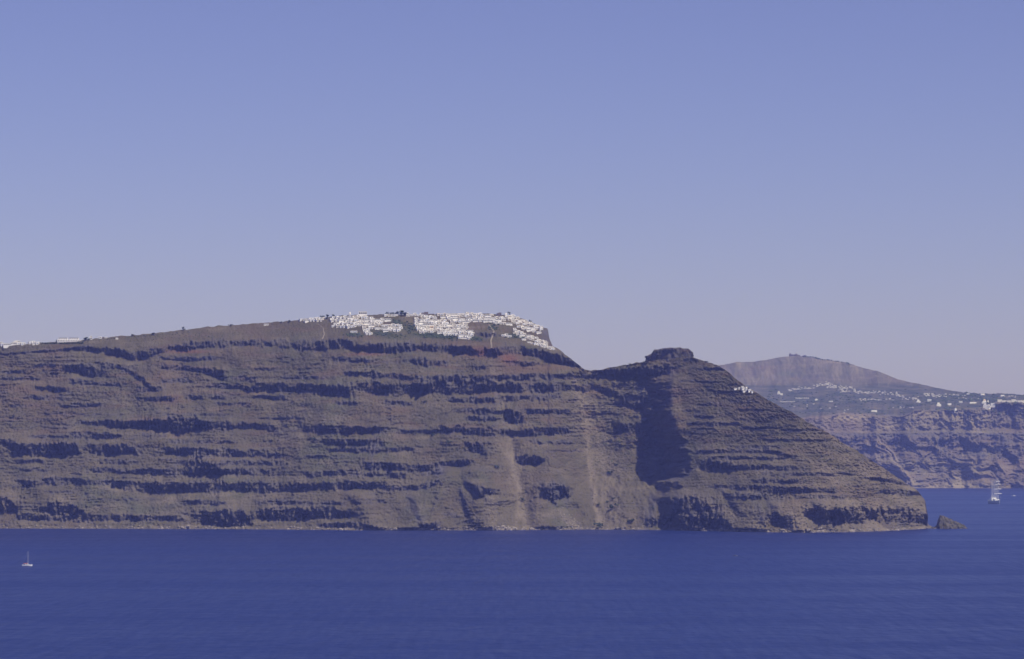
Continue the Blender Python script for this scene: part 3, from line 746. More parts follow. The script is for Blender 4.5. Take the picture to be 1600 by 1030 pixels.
village_rows('the upper village block', [(682, 492.5, 752, 491.5), (688, 496, 772, 494), (697, 500, 786, 497.5), (703, 504, 792, 501), (770, 506, 798, 506)], G_V, size=.82)
village_rows('the village end by the crag', [(787, 495.5, 812, 497), (792, 500, 828, 505), (798, 504.5, 848, 511), (805, 510, 849, 516), (815, 514, 848, 521)], G_V, yaw0=.36, size=.80)
village_rows('the terraces under the crag', [(800, 515, 856, 537), (806, 520.5, 864, 545), (832, 537, 866, 547.5)], G_V, yaw0=.38, size=.74)
village_rows('the small group on the green slope', [(783, 524, 798, 527)], G_V, size=.72)
village_rows('the thin line down the slope', [(801, 520, 833, 539)], G_V, yaw0=.38, size=.56, gap=2)
G_L = 'white houses on the long left ridge'
village_rows('the hamlet at the left edge', [(0, 533, 8, 533), (20, 532.5, 32, 533), (-2, 536.5, 38, 537.5), (43, 534.5, 61, 535.5)], G_L, size=.95)
put_house(2, 26, 530.5, (.85, .8, .85), .05, 'white two-storey stepped house standing highest in the hamlet at the left edge', G_L)
put_house(2, 142.5, 529.5, (.62, .7, .9), .05, 'white tower-like house on the ridge right of the long hotel', G_L)
put_house(1, 156, 528.8, (1.0, .8, .8), .02, 'white cube house on the ridge beside the tower-like house', G_L)
put_house(1, 165.5, 528, (.6, .6, .5), .02, 'tiny white hut at the right end of the ridge houses', G_L)
put_house(4, 183, 529, (.4, .5, .5), .1, 'low white hut alone on the slope below the ridge', G_L)
put_house(4, 416, 507.5, (.72, .7, .62), .02, 'low white house alone on the bare ridge', G_L)
put_house(5, 547, 494.5, (.75, .75, 1.0), .1, 'white domed chapel rising above the left village block', G_V)
put_house(4, 567, 491.6, (1.25, .9, 1.5), .05, 'long white hotel block highest above the left village block', G_V)
put_house(5, 791, 494.8, (.9, .9, .85), .1, 'white domed chapel on the skyline near the village end', G_V)
G_C = 'white buildings on the promontory shoulder'
for i, (px, py, kd, sc, lb) in enumerate(((1149, 608, 4, .45, 'low white terrace building at the left end of the promontory group'), (1155.5, 607.5, 1, .62, 'small white cube house on the promontory behind the chapel'),
                                    (1161, 607.6, 2, .62, 'white stepped house at the middle of the promontory group'), (1166, 609, 5, .62, 'white domed chapel on the promontory shoulder below the summit rock'),
                                    (1171, 610.5, 1, .66, 'white cube house right of the promontory chapel'), (1163, 611.5, 4, .5, 'long low white house in front of the promontory chapel'), (1175.5, 612.6, 1, .5, 'rightmost small white cube house on the promontory shoulder'))):
    put_house(kd, px, py, (sc * 1.05, sc * .9, sc * .95), .35, lb, G_C, sink=.0)

for kd in list(PROTO):                      # a model nothing was copied from is not part of the place
    if kd not in used:
        for ch in list(PROTO[kd].children_recursive) + [PROTO[kd]]: bpy.data.objects.remove(ch)

# the long hotel with balconies on the left ridge
def ridge_hotel():
    P = surf(108, 533.5)
    r = empty('hotel', (P.x, P.y - 2, P.z - .5), .03)
    tag(r, 'long white hotel with balconies on the ridge above a dark hedge', 'hotel')
    w = bmesh.new(); box(w, -20, 20, 0, 10, -5, 3.4); box(w, -18, -3, 1.2, 10, 3.4, 6.6); box(w, 0, 16, 1.2, 10, 3.4, 6.6)
    mesh_obj('wall', w, M_WHITE, r)
    rf = bmesh.new(); box(rf, -18.3, -2.7, .9, 10.3, 6.602, 6.95); box(rf, -.3, 16.3, .9, 10.3, 6.602, 6.95); mesh_obj('roof', rf, M_GREY, r)
    for k in range(9):
        x = -17.6 + 4.3 * k
        opening(r, 'door', x, .2, 1.3, 2.1, M_GLASS)
        b = bmesh.new(); box(b, x - 1.9, x - 1.65, -1.8, -.02, -.4, 3.0); box(b, x - 1.9, x + 1.9, -1.8, -1.6, -.4, .7); mesh_obj('balcony', b, M_WHITE, r)
    for x in (-16, -12, -8, -4.8, 2, 6, 10, 14): opening(r, 'window', x, 4.2, 1.3, 1.3, M_GLASS, 1.2)
ridge_hotel()

def mauve_building():
    P = surf(664, 493)
    r = empty('house', (P.x, P.y, P.z - .5), .1)
    tag(r, 'dark mauve block on the skyline above the middle village block', 'house')
    w = bmesh.new(); box(w, -5.5, 5.5, 0, 8, -4, 4.8); box(w, -1, 5.49, .5, 7.5, 4.8, 6.6); mesh_obj('wall', w, M_STONE, r)
    parapet_roof(r, -5.5, -1, 0, 8, 4.8, M_STONE); opening(r, 'window', -3, 1.5, 1.4, 1.5, M_GLASS); opening(r, 'window', 2.5, 1.5, 1.4, 1.5, M_GLASS)
    Q = surf(780, 493.5)
    o = copy_tree(r); o.location = (Q.x, Q.y, Q.z); o.scale = (.7, .8, .8)
    o['label'] = 'dark stone block on the skyline beside the domed chapel'
mauve_building()

def mast(name, px, py, h, lab, sfun=surf):
    P = sfun(px, py)
    r = empty(name, (P.x, P.y + 1, P.z - .5)); tag(r, lab, 'mast')
    b = bmesh.new(); tube(b, (0, 0, 0), (0, 0, h), .28, .14, 6); mesh_obj('pole', b, M_STEEL, r)
    c = bmesh.new()
    for k in (.72, .84, .95): tube(c, (-h * .07, 0, h * k), (h * .07, 0, h * k), .09, .09, 5)
    mesh_obj('aerial', c, M_STEEL, r)
mast('aerial_mast', 679, 492.3, 8, 'thin aerial mast on the skyline right of the dark mauve block')
mast('aerial_mast', 711, 492, 7, 'thin aerial mast on the skyline above the upper village block')

# ------------------------------------------------------------------ trees and shrubs
def leaf_cloud(bm, c, rx, ry, rz, n, s, clumps=7):
    cs = [(random.gauss(0, .5), random.gauss(0, .5), random.uniform(-.6, .8)) for _ in range(clumps)]
    for _ in range(n):
        k = random.choice(cs)
        d = Vector((random.gauss(0, 1), random.gauss(0, 1), random.gauss(0, 1))).normalized() * random.uniform(.25, .5)
        p = Vector((c[0] + (k[0] + d.x) * rx, c[1] + (k[1] + d.y) * ry, c[2] + (k[2] + d.z) * rz))
        q = Vector((random.gauss(0, 1), random.gauss(0, 1), random.gauss(0, 1))).normalized().to_track_quat('Z', 'Y')
        a = s * random.uniform(.6, 1.3)
        bm.faces.new([bm.verts.new(p + q @ Vector(v)) for v in ((-a, -a * .6, 0), (a, -a * .6, 0), (a * .6, a, 0), (-a * .6, a, 0))])

def plant(name, cat, px, py, w, h, lab, group, mat, sfun=surf, n=110):
    P = sfun(px, py)
    r = empty(name, (P.x, P.y - .4, P.z - .2)); tag(r, lab, cat, group)
    t = bmesh.new(); tube(t, (0, 0, -.6), (0, 0, h * .45), .16 * h / 4, .08 * h / 4, 6)
    tube(t, (0, 0, h * .25), (w * .2, 0, h * .6), .08 * h / 4, .04 * h / 4, 5); tube(t, (0, 0, h * .25), (-w * .2, .2, h * .6), .08 * h / 4, .04 * h / 4, 5)
    mesh_obj('trunk' if cat == 'tree' else 'stem', t, M_BARK, r)
    c = bmesh.new(); leaf_cloud(c, (0, 0, h * .58), w * .5, w * .5, h * .42, n, max(.28, w * .09))
    mesh_obj('crown' if cat == 'tree' else 'foliage', c, mat, r)

G_S = 'green shrubs dotted over the cliff'
for px, py, w, h, lab in ((492, 688, 7, 4.5, 'round green shrub on the talus under the broken middle ledge'), (663, 630, 7, 4.5, 'green shrub high on the slope below the village'),
        (675, 682, 7, 5, 'green shrub just below the middle lava ledge'), (701, 694, 8, 6, 'round green shrub alone on the smooth slope'), (776, 732, 8, 6, 'green shrub on the pale scree chute'),
        (816, 784, 6, 6.5, 'small round dark shrub on the lower scree'), (960, 795, 13, 8, 'widest green shrub low in the gully'), (938, 826, 13, 9, 'large dark green shrub at the water edge of the gully'),
        (985, 817, 11, 6, 'dark low shrub at the foot of the shaded wall'), (935, 790, 5, 3.5, 'small brown shrub left of the widest gully shrub'), (949, 786, 5, 4, 'small dark shrub above the widest gully shrub'),
        (957, 780, 6, 3.5, 'flat green shrub higher above the widest gully shrub'), (953, 740, 10, 5, 'leaning green shrub in the upper gully'), (963, 727, 5, 3, 'topmost tiny shrub in the gully'), (1019, 797, 5, 6, 'dark shrub beside the lower shaded buttress')):
    plant('shrub', 'shrub', px, py, w, h, lab, G_S, M_LEAF)
G_T = 'small trees along the skyline'
for px, w, h, lab in ((287, 7, 6, 'round dark tree alone on the bare skyline'), (361, 6, 3, 'low bush on the skyline right of the lone round tree'), (503, 6, 5, 'dark tree on the skyline in the small hamlet'),
        (512, 7, 6, 'dark tree between the hamlet and the left village block'), (520, 6, 5.5, 'dark tree on top of the left village block'), (606, 6, 6, 'leftmost dark tree on the ridge between the village blocks'),
        (613, 6, 5, 'second dark tree on the ridge between the village blocks'), (621, 8, 6.5, 'third dark tree on the ridge between the village blocks'), (628, 10, 8, 'broad dark tree on the ridge between the village blocks'), (634, 7, 5.5, 'rightmost dark tree on the ridge between the blocks'),
        (796, 5, 7, 'tall narrow tree right of the skyline chapel'), (829, 5, 5, 'small dark tree on the steep skyline near the crag'), (88, 5, 5, 'small tree at the left end of the long hotel'), (134, 9, 5, 'dark bushy tree between the hotel and the tower-like house'),
        (207, 6, 3.5, 'low bush on the skyline right of the ridge houses'), (240, 7, 2.5, 'flat bush midway along the bare skyline'), (452, 6, 3, 'low bush on the skyline left of the small hamlet'), (440, 5, 2.5, 'lowest bush on the skyline right of the lone low house'),
        (1006, 5, 3, 'bush on the skyline left of the summit rock'), (984, 5, 3, 'bush on the saddle skyline below the summit rock'), (1103, 5, 3, 'bush on the skyline right of the summit rock')):
    plant('tree', 'tree', px, crest_y(px) + 1.2, w, h, lab, G_T, M_DRY if h < 4 else M_LEAF)

def hedge():
    bm = bmesh.new()
    for i in range(420):
        px = random.uniform(62, 130); P = surf(px, 537.0 + random.uniform(-.4, .4))
        p = P + Vector((random.uniform(-1, 1), random.uniform(-1.5, 1.5), random.uniform(0, 1.5)))
        q = Vector((random.gauss(0, 1), random.gauss(0, 1), random.gauss(0, 1))).normalized().to_track_quat('Z', 'Y')
        a = random.uniform(.4, .9)
        bm.faces.new([bm.verts.new(p + q @ Vector(v)) for v in ((-a, -a, 0), (a, -a, 0), (a, a, 0), (-a, a, 0))])
    tag(mesh_obj('hedge', bm, M_LEAF), 'long dark hedge along the ridge in front of the hotel', 'hedge')
hedge()

def scrub(name, patches, n, lo, hi, mat):
    bm = bmesh.new()
    for i in range(n):
        cx, cy, rx, ry = random.choice(patches)
        px, py = random.gauss(cx, rx * .5), None
        py = random.gauss(cy + .12 * (px - cx), ry * .45)
        py = max(py, crest_y(px) + 3)
        P = surf(px, py); s = random.uniform(lo, hi)
        sph(bm, (P.x, P.y, P.z + s * .2), s, 1, .35, (1.2, 1, .75))
    tag(mesh_obj(name, bm, mat), kind='stuff')
scrub('scrub', [(600, 522, 28, 6), (668, 525, 22, 4), (700, 527, 20, 4), (745, 531, 13, 4), (806, 526, 15, 5), (640, 512, 10, 10), (622, 504, 10, 7), (555, 524, 14, 4), (770, 512, 10, 6)], 420, .7, 1.9, M_LEAF)
scrub('dry_scrub', [(200, 640, 300, 150), (600, 660, 300, 150), (1150, 700, 140, 120), (1300, 770, 120, 50), (960, 700, 50, 100), (300, 525, 200, 12)], 1500, .5, 1.3, M_DRY)

# ------------------------------------------------------------------ paths, boulders, crags
def ribbon(name, pts, width, mat, lift=.5):
    bm = bmesh.new(); prev = None
    P = []
    for a, b in zip(pts[:-1], pts[1:]):
        for k in range(6): P.append((a[0] + (b[0] - a[0]) * k / 6, a[1] + (b[1] - a[1]) * k / 6))
    P.append(pts[-1])
    for i, (px, py) in enumerate(P):
        L, R_ = surf(px - width / 2, py), surf(px + width / 2, py)
        v = (bm.verts.new(L + Vector((0, -lift, lift))), bm.verts.new(R_ + Vector((0, -lift, lift))))
        if prev: bm.faces.new((prev[0], prev[1], v[1], v[0]))
        prev = v
    tag(mesh_obj(name, bm, mat), kind='structure')
ribbon('path', [(764, 508), (772, 518), (770, 524), (767, 533), (768, 541), (768, 552)], 2.2, M_DIRT)
ribbon('path', [(497, 507), (505, 513), (507, 523), (504, 531)], 1.6, M_DIRT)

def shore_boulders():
    bm = bmesh.new()
    for i in range(900):
        px = random.choice([random.uniform(-60, 620), random.uniform(600, 1000), random.uniform(1060, 1456), random.gauss(775, 14)])
        yb = float(np.interp(px, [p[0] for p in SHORE], [p[1] for p in SHORE]))
        py = yb - abs(random.gauss(0, 2.2)); P = surf(px, py); s = random.uniform(.6, 1.9) * (2.2 if random.random() < .08 else 1)
        sph(bm, (P.x, P.y - .5, P.z + .1), s, 1, .3, (1.2, 1, .8))
    for i in range(150):
        t = random.random(); px = 871 + 32 * t + random.gauss(0, 4 + 3 * t); py = 797 + 29 * t + random.gauss(0, 2)
        P = surf(px, py); s = random.uniform(.4, 1.4); sph(bm, (P.x, P.y - .3, P.z), s, 1, .35)
    for i in range(120):
        px, py = random.gauss(770, 9), random.uniform(768, 826); P = surf(px, py); s = random.uniform(.4, 1.2); sph(bm, (P.x, P.y - .3, P.z), s, 1, .35)
    tag(mesh_obj('shore_rubble', bm, M_PALE), kind='stuff')
shore_boulders()

def summit_rock():
    S = 1.06
    P = surf(1049, crest_y(1049) + .5)
    sc = P.y / F
    top = [(1000, 557), (1012, 554), (1015, 553), (1020, 552), (1022, 546.5), (1030, 545.8), (1038, 542.6), (1060, 542.2), (1068, 543.8), (1074, 543.2), (1084, 547.5), (1092, 549)]
    na, nr = 220, 34
    th = np.linspace(0, 2 * np.pi, na, endpoint=False)[None, :]
    v = np.linspace(0, 1, nr)[:, None]
    cx, cy = (1047 - 800) * sc, P.y + 27
    cosx = np.sign(np.cos(th)) * np.abs(np.cos(th)) ** .7; siny = np.sign(np.sin(th)) * np.abs(np.sin(th)) ** .7
    wall = np.clip(v / .62, 0, 1); cap = np.clip((v - .62) / .38, 0, 1)
    col = fbm(np.cos(th) * 5 + 9, np.sin(th) * 5 + wall * 1.2, 4, 401)
    rr = (1 + .20 * col + .09 * fbm(np.cos(th) * 16, np.sin(th) * 16 + wall * 5, 3, 402))
    blockn = np.round(2.2 * fbm(np.cos(th) * 4 + 3, np.sin(th) * 4 + np.round(wall * 3) * .9, 2, 406)) / 2.2
    rr = rr + .13 * blockn + .05 * np.round(3 * fbm(np.cos(th) * 11, np.sin(th) * 11 + wall * 4, 2, 407)) / 3
    flare = 1 + .03 * (1 - wall) * (np.cos(th) < 0) - .13 * (1 - wall) * (np.cos(th) > 0)
    shrink = 1 - cap ** 1.0 * .98
    X = cx + cosx * 36.5 * rr * flare * shrink
    Y = cy + siny * 26 * rr * flare * shrink * (1 - .72 * np.clip(np.abs(X - cx - 5) / 36, 0, 1))
    pxs = X / sc + 800
    zt = CAM_H - (curve(top, pxs) - HZ) * (P.y / F)
    zb = P.z - 12
    Z = zb + (zt - zb) * wall + sst(.5, 1, wall) * (1.6 * fbm(X / 7, Y / 7, 4, 403) + 1.6 * np.round(1.6 * fbm(X / 11, Y / 30, 2, 408)) / 1.6 - 1.2) + (wall < 1) * (wall > 0) * .8 * fbm(np.cos(th) * 12, wall * 8, 3, 405)
    Xc = np.concatenate([X, X[:, :1]], 1); Yc = np.concatenate([Y, Y[:, :1]], 1); Zc = np.concatenate([Z, Z[:, :1]], 1)
    m = np.zeros(Xc.shape + (4,)); m[..., 0] = .75 * np.concatenate([1 - np.broadcast_to(cap, X.shape) * .8] * 1 + [(1 - cap * .8)], 1)
    m[..., 2] = .35 * np.clip(fbm(Xc / 14, Zc / 8, 3, 404), 0, 1)
    tag(grid_object('summit_rock', Xc, Yc, Zc, m, M_ROCK), 'dark flat-topped rock capping the promontory summit', 'rock')
summit_rock()

def sea_stack():
    top = [(1455, 826.5), (1457, 823.5), (1463, 822.5), (1465, 818), (1467.5, 808), (1470, 804.5), (1474, 806), (1482, 809.5), (1490, 813), (1500, 817), (1507, 820), (1511, 825), (1513, 827.5)]
    Y0 = 5165.0; sc = Y0 / F
    px = np.linspace(1454, 1514, 90)[None, :]; t = np.linspace(-1, 1, 46)[:, None]
    h = (826 - curve(top, px + 1.0 * fbm(px / 4, t * 3, 2, 411))) * sc
    prof = np.clip(1 - np.abs(t + .15 * np.sin(px / 6)) ** 1.7 * 1.25, -.25, 1)
    X = np.broadcast_to((px - 800) * sc, prof.shape) + 1.2 * fbm(px / 3, t * 6, 3, 412)
    Y = Y0 + t * (9 + 5 * np.clip(h / 20, 0, 1)) + np.zeros_like(px) + 2.0 * fbm(px / 5, t * 5, 3, 413)
    Z = np.maximum(h, 1.0) * prof + 1.3 * fbm(px / 3.5, t * 7, 3, 414) * np.clip(h / 8, .2, 1) - .6
    Z = np.where(h < .3, np.minimum(Z, -.5), Z)
    m = np.zeros(X.shape + (4,)); m[..., 0] = np.clip(.35 + .7 * fbm(px / 7, t * 3, 3, 415), 0, 1); m[..., 1] = .25 * np.clip(1 - Z / 4, 0, 1)
    tag(grid_object('sea_stack', X, Y, Z, m, M_ROCK), 'pointed brown rock rising from the sea off the cape', 'rock')
sea_stack()

# ------------------------------------------------------------------ boats
def on_water(px, py):
    Y = CAM_H * F / (py - HZ)
    return Vector(((px - 800) * Y / F, Y, 0))

def hull_mesh(L, B, D, freeboard, n=14, full=.55):
    bm = bmesh.new(); rings = []
    for i in range(n + 1):
        u = i / n; x = (u - .5) * L
        w = B / 2 * (math.sin(math.pi * min(1, (1 - u) / full / 1.15 + .02) / 2) if u > 1 - full else (.82 + .18 * math.sin(math.pi / 2 * u / (1 - full))))
        w = max(w, .02 * B); sh = freeboard * (1 + .28 * (2 * u - .8) ** 2)
        rings.append([bm.verts.new(p) for p in ((x, -w, sh), (x, -w * .93, sh * .35), (x, -w * .55, -D * .7), (x, 0, -D), (x, w * .55, -D * .7), (x, w * .93, sh * .35), (x, w, sh))])
    for a, b in zip(rings[:-1], rings[1:]):
        for k in range(6): bm.faces.new((a[k], a[k + 1], b[k + 1], b[k]))
        bm.faces.new((a[6], a[0], b[0], b[6]))
    bm.faces.new(rings[0][::-1]); bm.faces.new(rings[-1])
    return bm

def sailboat():
    P = on_water(42.5, 884.5)
    r = empty('sailboat', P, math.radians(6)); tag(r, 'white sailing yacht with bare mast and orange boom cover on the open sea', 'sailboat')
    M_HULL = plain('white_gelcoat', (.82, .82, .80), .35, .03, .5); M_ORANGE = plain('orange_canvas', (.45, .13, .05), .8, .1, 1)
    mesh_obj('hull', hull_mesh(11.2, 3.4, .6, 1.25), M_HULL, r)
    c = bmesh.new(); box(c, -1.8, 2.4, -1.0, 1.0, 1.2, 1.95); bmesh.ops.bevel(c, geom=c.edges[:], offset=.2, segments=2, affect='EDGES')
    cab = mesh_obj('cabin', c, M_HULL, r)
    w = bmesh.new(); box(w, -1.3, 1.8, -1.03, -1.005, 1.45, 1.75); mesh_obj('window', w, M_GLASS, cab)
    m = bmesh.new(); tube(m, (.9, 0, 1.2), (.9, 0, 16.4), .16, .10, 8); tube(m, (.9, -1.2, 9), (.9, 1.2, 9), .05, .05, 6); mesh_obj('mast', m, M_STEEL, r)
    b = bmesh.new(); tube(b, (.7, 0, 2.5), (-4.2, 0, 2.4), .10, .10, 8); mesh_obj('boom', b, M_STEEL, r)
    s = bmesh.new(); tube(s, (.5, 0, 2.85), (-4.0, 0, 2.7), .34, .24, 8); mesh_obj('sail_cover', s, M_ORANGE, r)
    g = bmesh.new(); tube(g, (.9, 0, 16), (5.4, 0, 1.5), .025, .025, 4); tube(g, (.9, 0, 16), (-5.4, 0, 1.4), .025, .025, 4)
    for y in (-1.55, 1.55): tube(g, (.9, 0, 15.5), (.7, y, 1.3), .025, .025, 4)
    mesh_obj('rigging', g, M_STEEL, r)
sailboat()

def tall_ship():
    P = on_water(1554.5, 787.5)
    r = empty('sailing_ship', P, math.radians(-90 + 3.5)); tag(r, 'four-masted white sailing ship with furled sails on square yards, seen bow on', 'sailing ship')
    M_SHIP = plain('ship_hull', (.42, .45, .50), .5, .08, .1); M_SAIL = plain('furled_sail', (.82, .80, .75), .8, .05, .5); M_SHIPW = plain('ship_white', (.80, .79, .76), .5, .05, .3)
    mesh_obj('hull', hull_mesh(104, 16, 4, 7.0, 24, .4), M_SHIP, r)
    d = bmesh.new(); box(d, -34, -6, -6.2, 6.2, 6.5, 12); box(d, 4, 26, -5.6, 5.6, 6.5, 11.6); box(d, -30, -12, -5, 5, 12.0, 14.6)
    mesh_obj('deckhouse', d, M_SHIPW, r)
    lb = bmesh.new(); tube(lb, (-6, -7.4, 9.5), (4, -7.4, 9.5), 1.3, 1.3, 8); mesh_obj('lifeboat', lb, M_SAIL, r)
    lb = bmesh.new(); tube(lb, (-6, 7.4, 9.5), (4, 7.4, 9.5), 1.3, 1.3, 8); mesh_obj('lifeboat', lb, M_SAIL, r)
    s = bmesh.new(); tube(s, (48, 0, 9.0), (66, 0, 15), .5, .25, 8); mesh_obj('bowsprit', s, M_STEEL, r)
    for k, x in enumerate((34, 12, -10, -32)):
        m = bmesh.new(); tube(m, (x, 0, 6), (x, 0, 61 - 1.5 * k), .8, .42, 8); ms = mesh_obj('mast', m, M_SHIPW, r)
        for z, hw in (((24, 9.5), (35, 8.5), (46, 7.0), (53, 5.2)) if k == 0 else ((18, 3.5),)):
            if k == 0:
                y = bmesh.new(); tube(y, (x + .8, -hw, z), (x + .8, hw, z), .28, .28, 6); yd = mesh_obj('yard', y, M_SHIPW, ms)
                f = bmesh.new(); tube(f, (x + .8, .6, z + .75), (x + .8, hw - .4, z + .75), .85, .6, 8); tube(f, (x + .8, -hw + .4, z + .75), (x + .8, -.6, z + .75), .35, .45, 8); mesh_obj('furled_sail', f, M_SAIL, ms)
            else:
                y = bmesh.new(); tube(y, (x, 0, 17), (x - 17, 0, 16), .35, .3, 6); mesh_obj('boom', y, M_SHIPW, ms)
    g = bmesh.new()
    for x in (34, 12, -10, -32):
        for yy in (-7.4, 7.4): tube(g, (x, 0, 52), (x - 2, yy, 7), .07, .07, 4)
    tube(g, (34, 0, 57), (64, 0, 15), .07, .07, 4)
    mesh_obj('rigging', g, M_STEEL, r)
tall_ship()

def motorboat(px, py, L, rz, lab, white=True):
    P = on_water(px, py)
    r = empty('motorboat', P, rz); tag(r, lab, 'motorboat')
    M = plain('boat_paint', (.8, .8, .78) if white else (.10, .10, .13), .6, .05, .5)
    mesh_obj('hull', hull_mesh(L, L * .3, L * .05, L * .10), M, r)
    c = bmesh.new(); box(c, -L * .18, L * .12, -L * .1, L * .1, L * .08, L * .2); bmesh.ops.bevel(c, geom=c.edges[:], offset=L * .02, segments=2, affect='EDGES')
    cb = mesh_obj('cabin', c, M, r)
    w = bmesh.new(); box(w, L * .121, L * .13, -L * .08, L * .08, L * .13, L * .18); mesh_obj('windscreen', w, M_GLASS, cb)
    e = bmesh.new(); box(e, -L * .54, -L * .49, -L * .03, L * .03, 0, L * .13); mesh_obj('outboard_motor', e, M_WOOD, r)
motorboat(1584, 775.3, 12, math.radians(176), 'white motorboat speeding under the far cliffs beside the sailing ship')
motorboat(1149, 869, 6.0, math.radians(20), 'small grey motorboat alone on the sea below the promontory', False)

# ------------------------------------------------------------------ the far town, church, monastery
def far_house(px, py, w, h, lab, mat):
    P = far_surf(px, py); s = P.y / F
    bm = bmesh.new(); box(bm, -w / 2 * s, w / 2 * s, 0, 9, -6, h * s)
    if random.random() < .6: box(bm, -w * .3 * s, w * .2 * s, 1.5, 8, h * s, h * s * 1.7)
    o = mesh_obj('house', bm, mat); o.location = (P.x, P.y - 4, P.z); o.rotation_euler = (0, 0, random.uniform(-.3, .3))
    return tag(o, lab, 'house', 'houses of the far town')
for px, py, w, h, lab in ((1298, 628, 6, 2, 'low white building alone on the far plain right of the tiny even rows'), (1275, 626, 5, 1.6, 'low pale building below the far town'), (1366, 643.5, 9, 2.6, 'wide white building on the far tan bluff'),
        (1436, 629.5, 6, 3, 'white house on the far plain left of the dark grove'), (1452, 627.5, 6, 3.6, 'tall white house above the far tan cliffs'), (1467, 634.5, 7, 3.4, 'white house close to the far cliff edge'), (1483, 633.5, 6, 3, 'white house right of the cliff-edge house'),
        (1500, 629.5, 5, 3, 'pale house in the dark far grove'), (1520, 630.5, 11, 2.2, 'long pale building behind the far cliff edge'), (1513, 617, 5, 2, 'white house on the far skyline left of the domed church'), (1535, 617.5, 6, 2, 'white house on the far skyline above the domed church'),
        (1552, 633.8, 7, 4, 'white house at the right of the domed church'), (1539, 637.5, 7, 5, 'pale block under the far domed church'), (1494, 643, 4, 3, 'small white house on the lip of the far tan cliff'), (1546, 637, 4, 3, 'small white house between the church and cliff notch'),
        (1216, 616, 4, 3, 'leftmost white house of the far town'), (1221, 617.5, 4, 3, 'second white house from the left of the far town'), (1567, 619, 6, 2, 'rightmost white house on the far skyline')):
    far_house(px, py, w, h, lab, M_WHITE)

def far_church():
    P = far_surf(1538, 630.5)
    r = empty('church', (P.x, P.y - 6, P.z)); tag(r, 'white far church with an orange dome near the cliff edge', 'church')
    w = bmesh.new(); box(w, -11, 14, 0, 14, -6, 6); box(w, -7, 4, 2, 12, 6, 10); mesh_obj('wall', w, M_WHITE, r)
    d = bmesh.new(); sph(d, (-1.5, 7, 10), 5.0, 3); mesh_obj('dome', d, M_OCHRE, r)
    b = bmesh.new(); box(b, 9.5, 12.5, 3, 6, 6.002, 12); mesh_obj('bell_tower', b, M_WHITE, r)
far_church()

def far_white_wall():
    bm = bmesh.new()
    for k in range(9):
        px = 1561 + 7 * k; P = far_surf(px, 628.4); s = P.y / F
        box(bm, P.x - 6, P.x + 9.8, P.y - 4 - k * .01, P.y + 5, P.z - 6, P.z + (5.5 if k % 3 else 9))
    tag(mesh_obj('long_building', bm, M_CREAM), 'long pale row building along the far cliff top at the right edge', 'building')
far_white_wall()

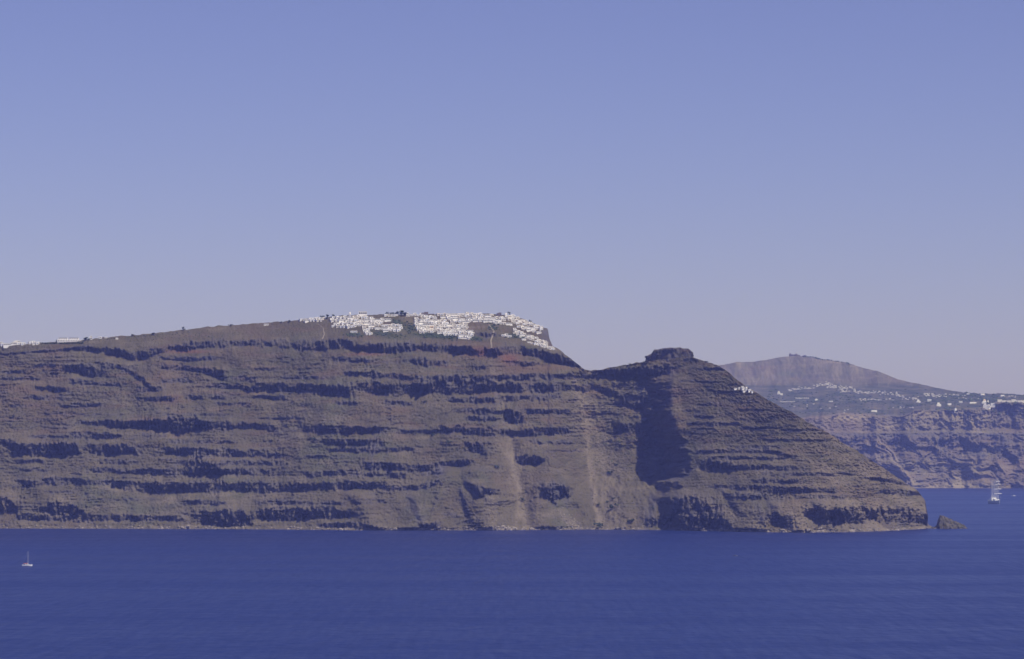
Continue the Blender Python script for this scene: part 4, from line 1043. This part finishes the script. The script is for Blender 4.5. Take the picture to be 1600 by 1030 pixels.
def far_town():
    bm = bmesh.new(); bw = bmesh.new()
    spans = [(1231, 610, 1272, 606, 2.2, 26), (1270, 604, 1296, 600, 1.6, 22), (1290, 603, 1335, 609, 3.5, 64), (1310, 611, 1368, 615, 2.4, 40), (1362, 613, 1402, 616, 2, 24),
             (1344, 625, 1398, 625, 1.5, 26), (1398, 618, 1412, 621, 2, 12), (1440, 617, 1480, 620, 2.5, 44), (1394, 638, 1428, 637, 1, 12), (1410, 624, 1440, 622, 3, 12), (1476, 617, 1510, 619, 1.2, 12), (1560, 618, 1590, 620, 1, 8), (1490, 622, 1530, 625, 2, 8), (1240, 633, 1330, 640, 4, 10)]
    for x0, y0, x1, y1, sp, n in spans:
        for k in range(n):
            t = random.random(); px = x0 + (x1 - x0) * t; py = y0 + (y1 - y0) * t + random.gauss(0, sp * .5)
            P = far_surf(px, max(py, far_crest(px) + .5)); s = P.y / F
            w, h = random.uniform(1.2, 3.0) * s, random.uniform(.8, 1.6) * s
            box(bm if random.random() < .7 else bw, P.x - w / 2, P.x + w / 2, P.y - 5, P.y + 4, P.z - 6, P.z + h)
    for k in range(15):                                 # two even rows of tiny houses
        px, py = (1220 + 3.5 * k, 628.2) if k < 7 else (1243 + 2.8 * (k - 7), 623)
        P = far_surf(px, py); s = P.y / F; box(bw, P.x - .9 * s, P.x + .9 * s, P.y - 5, P.y + 4, P.z - 6, P.z + 1.4 * s)
    tag(mesh_obj('far_houses', bm, plain('weathered_white', (.60, .57, .52), .9, .1, .1)), kind='stuff')
    tag(mesh_obj('far_cream_houses', bw, M_CREAM), kind='stuff')
    g = bmesh.new()
    for k in range(900):
        px = random.uniform(1200, 1640); py = random.gauss(622, 7) if random.random() < .6 else random.uniform(615, 648)
        if random.random() < .25: px = random.uniform(1470, 1560); py = random.uniform(617, 628)
        py = max(py, far_crest(px) + .3)
        P = far_surf(px, py); s = random.uniform(1.5, 4.5)
        sph(g, (P.x, P.y, P.z + s * .3), s, 1, .3, (1.4, 1, .8))
    for k in range(60):
        px = random.uniform(1255, 1330); P = far_surf(px, far_crest(px) + .4); s = random.uniform(2, 4); sph(g, (P.x, P.y, P.z + s * .3), s, 1, .3)
    tag(mesh_obj('far_trees', g, M_LEAF), kind='stuff')
far_town()

def monastery():
    P = far_surf(1241, far_crest(1241) + .6); s = P.y / F
    r = empty('monastery', (P.x, P.y - 5, P.z - 3)); tag(r, 'grey monastery block on the summit of the far mountain', 'monastery')
    w = bmesh.new(); box(w, -22, 14, 0, 24, -6, 10); box(w, 4, 24, -2, 20, -6, 8.2); box(w, -22.02, -14, 2, 18, 10, 14); mesh_obj('wall', w, M_STONE, r)
    d = bmesh.new(); sph(d, (8, 10, 11), 3.6, 2); mesh_obj('dome', d, M_STONE, r)
    for k in range(6):
        b = bmesh.new(); box(b, -19 + 5.4 * k, -16.6 + 5.4 * k, -.1, .2, 3.5, 7); mesh_obj('window', b, M_GLASS, r)
    Q = far_surf(1256, far_crest(1256) + .6)
    h = bmesh.new(); box(h, -10, 9, 0, 12, -6, 7.5); box(h, -4, 8, 1, 10, 7.5, 10); o = mesh_obj('outbuilding', h, M_STONE); o.location = Q - Vector((0, 4, 2))
    tag(o, 'small grey building right of the monastery on the far summit', 'building')
monastery()
mast('radio_mast', 1239, far_crest(1239) + .5, 26, 'thin radio mast beside the monastery on the far mountain', far_surf)


# ------------------------------------------------------------------ the air over the caldera
def build_haze():
    m = bpy.data.materials.new('haze_air'); m.use_nodes = True
    n, l = m.node_tree.nodes, m.node_tree.links
    n.remove(n['Principled BSDF'])
    v = n.new('ShaderNodeVolumePrincipled')
    v.inputs['Color'].default_value = (.28, .35, 1.0, 1)
    v.inputs['Density'].default_value = 4.4e-5
    v.inputs['Absorption Color'].default_value = (1, 1, 1, 1)
    v.inputs['Anisotropy'].default_value = 0.0
    l.new(v.outputs['Volume'], n['Material Output'].inputs['Volume'])
    bm = bmesh.new(); box(bm, -5400, 5400, -800, 16800, -8, 640)
    o = mesh_obj('haze', bm, m)
    tag(o, kind='stuff')
build_haze()
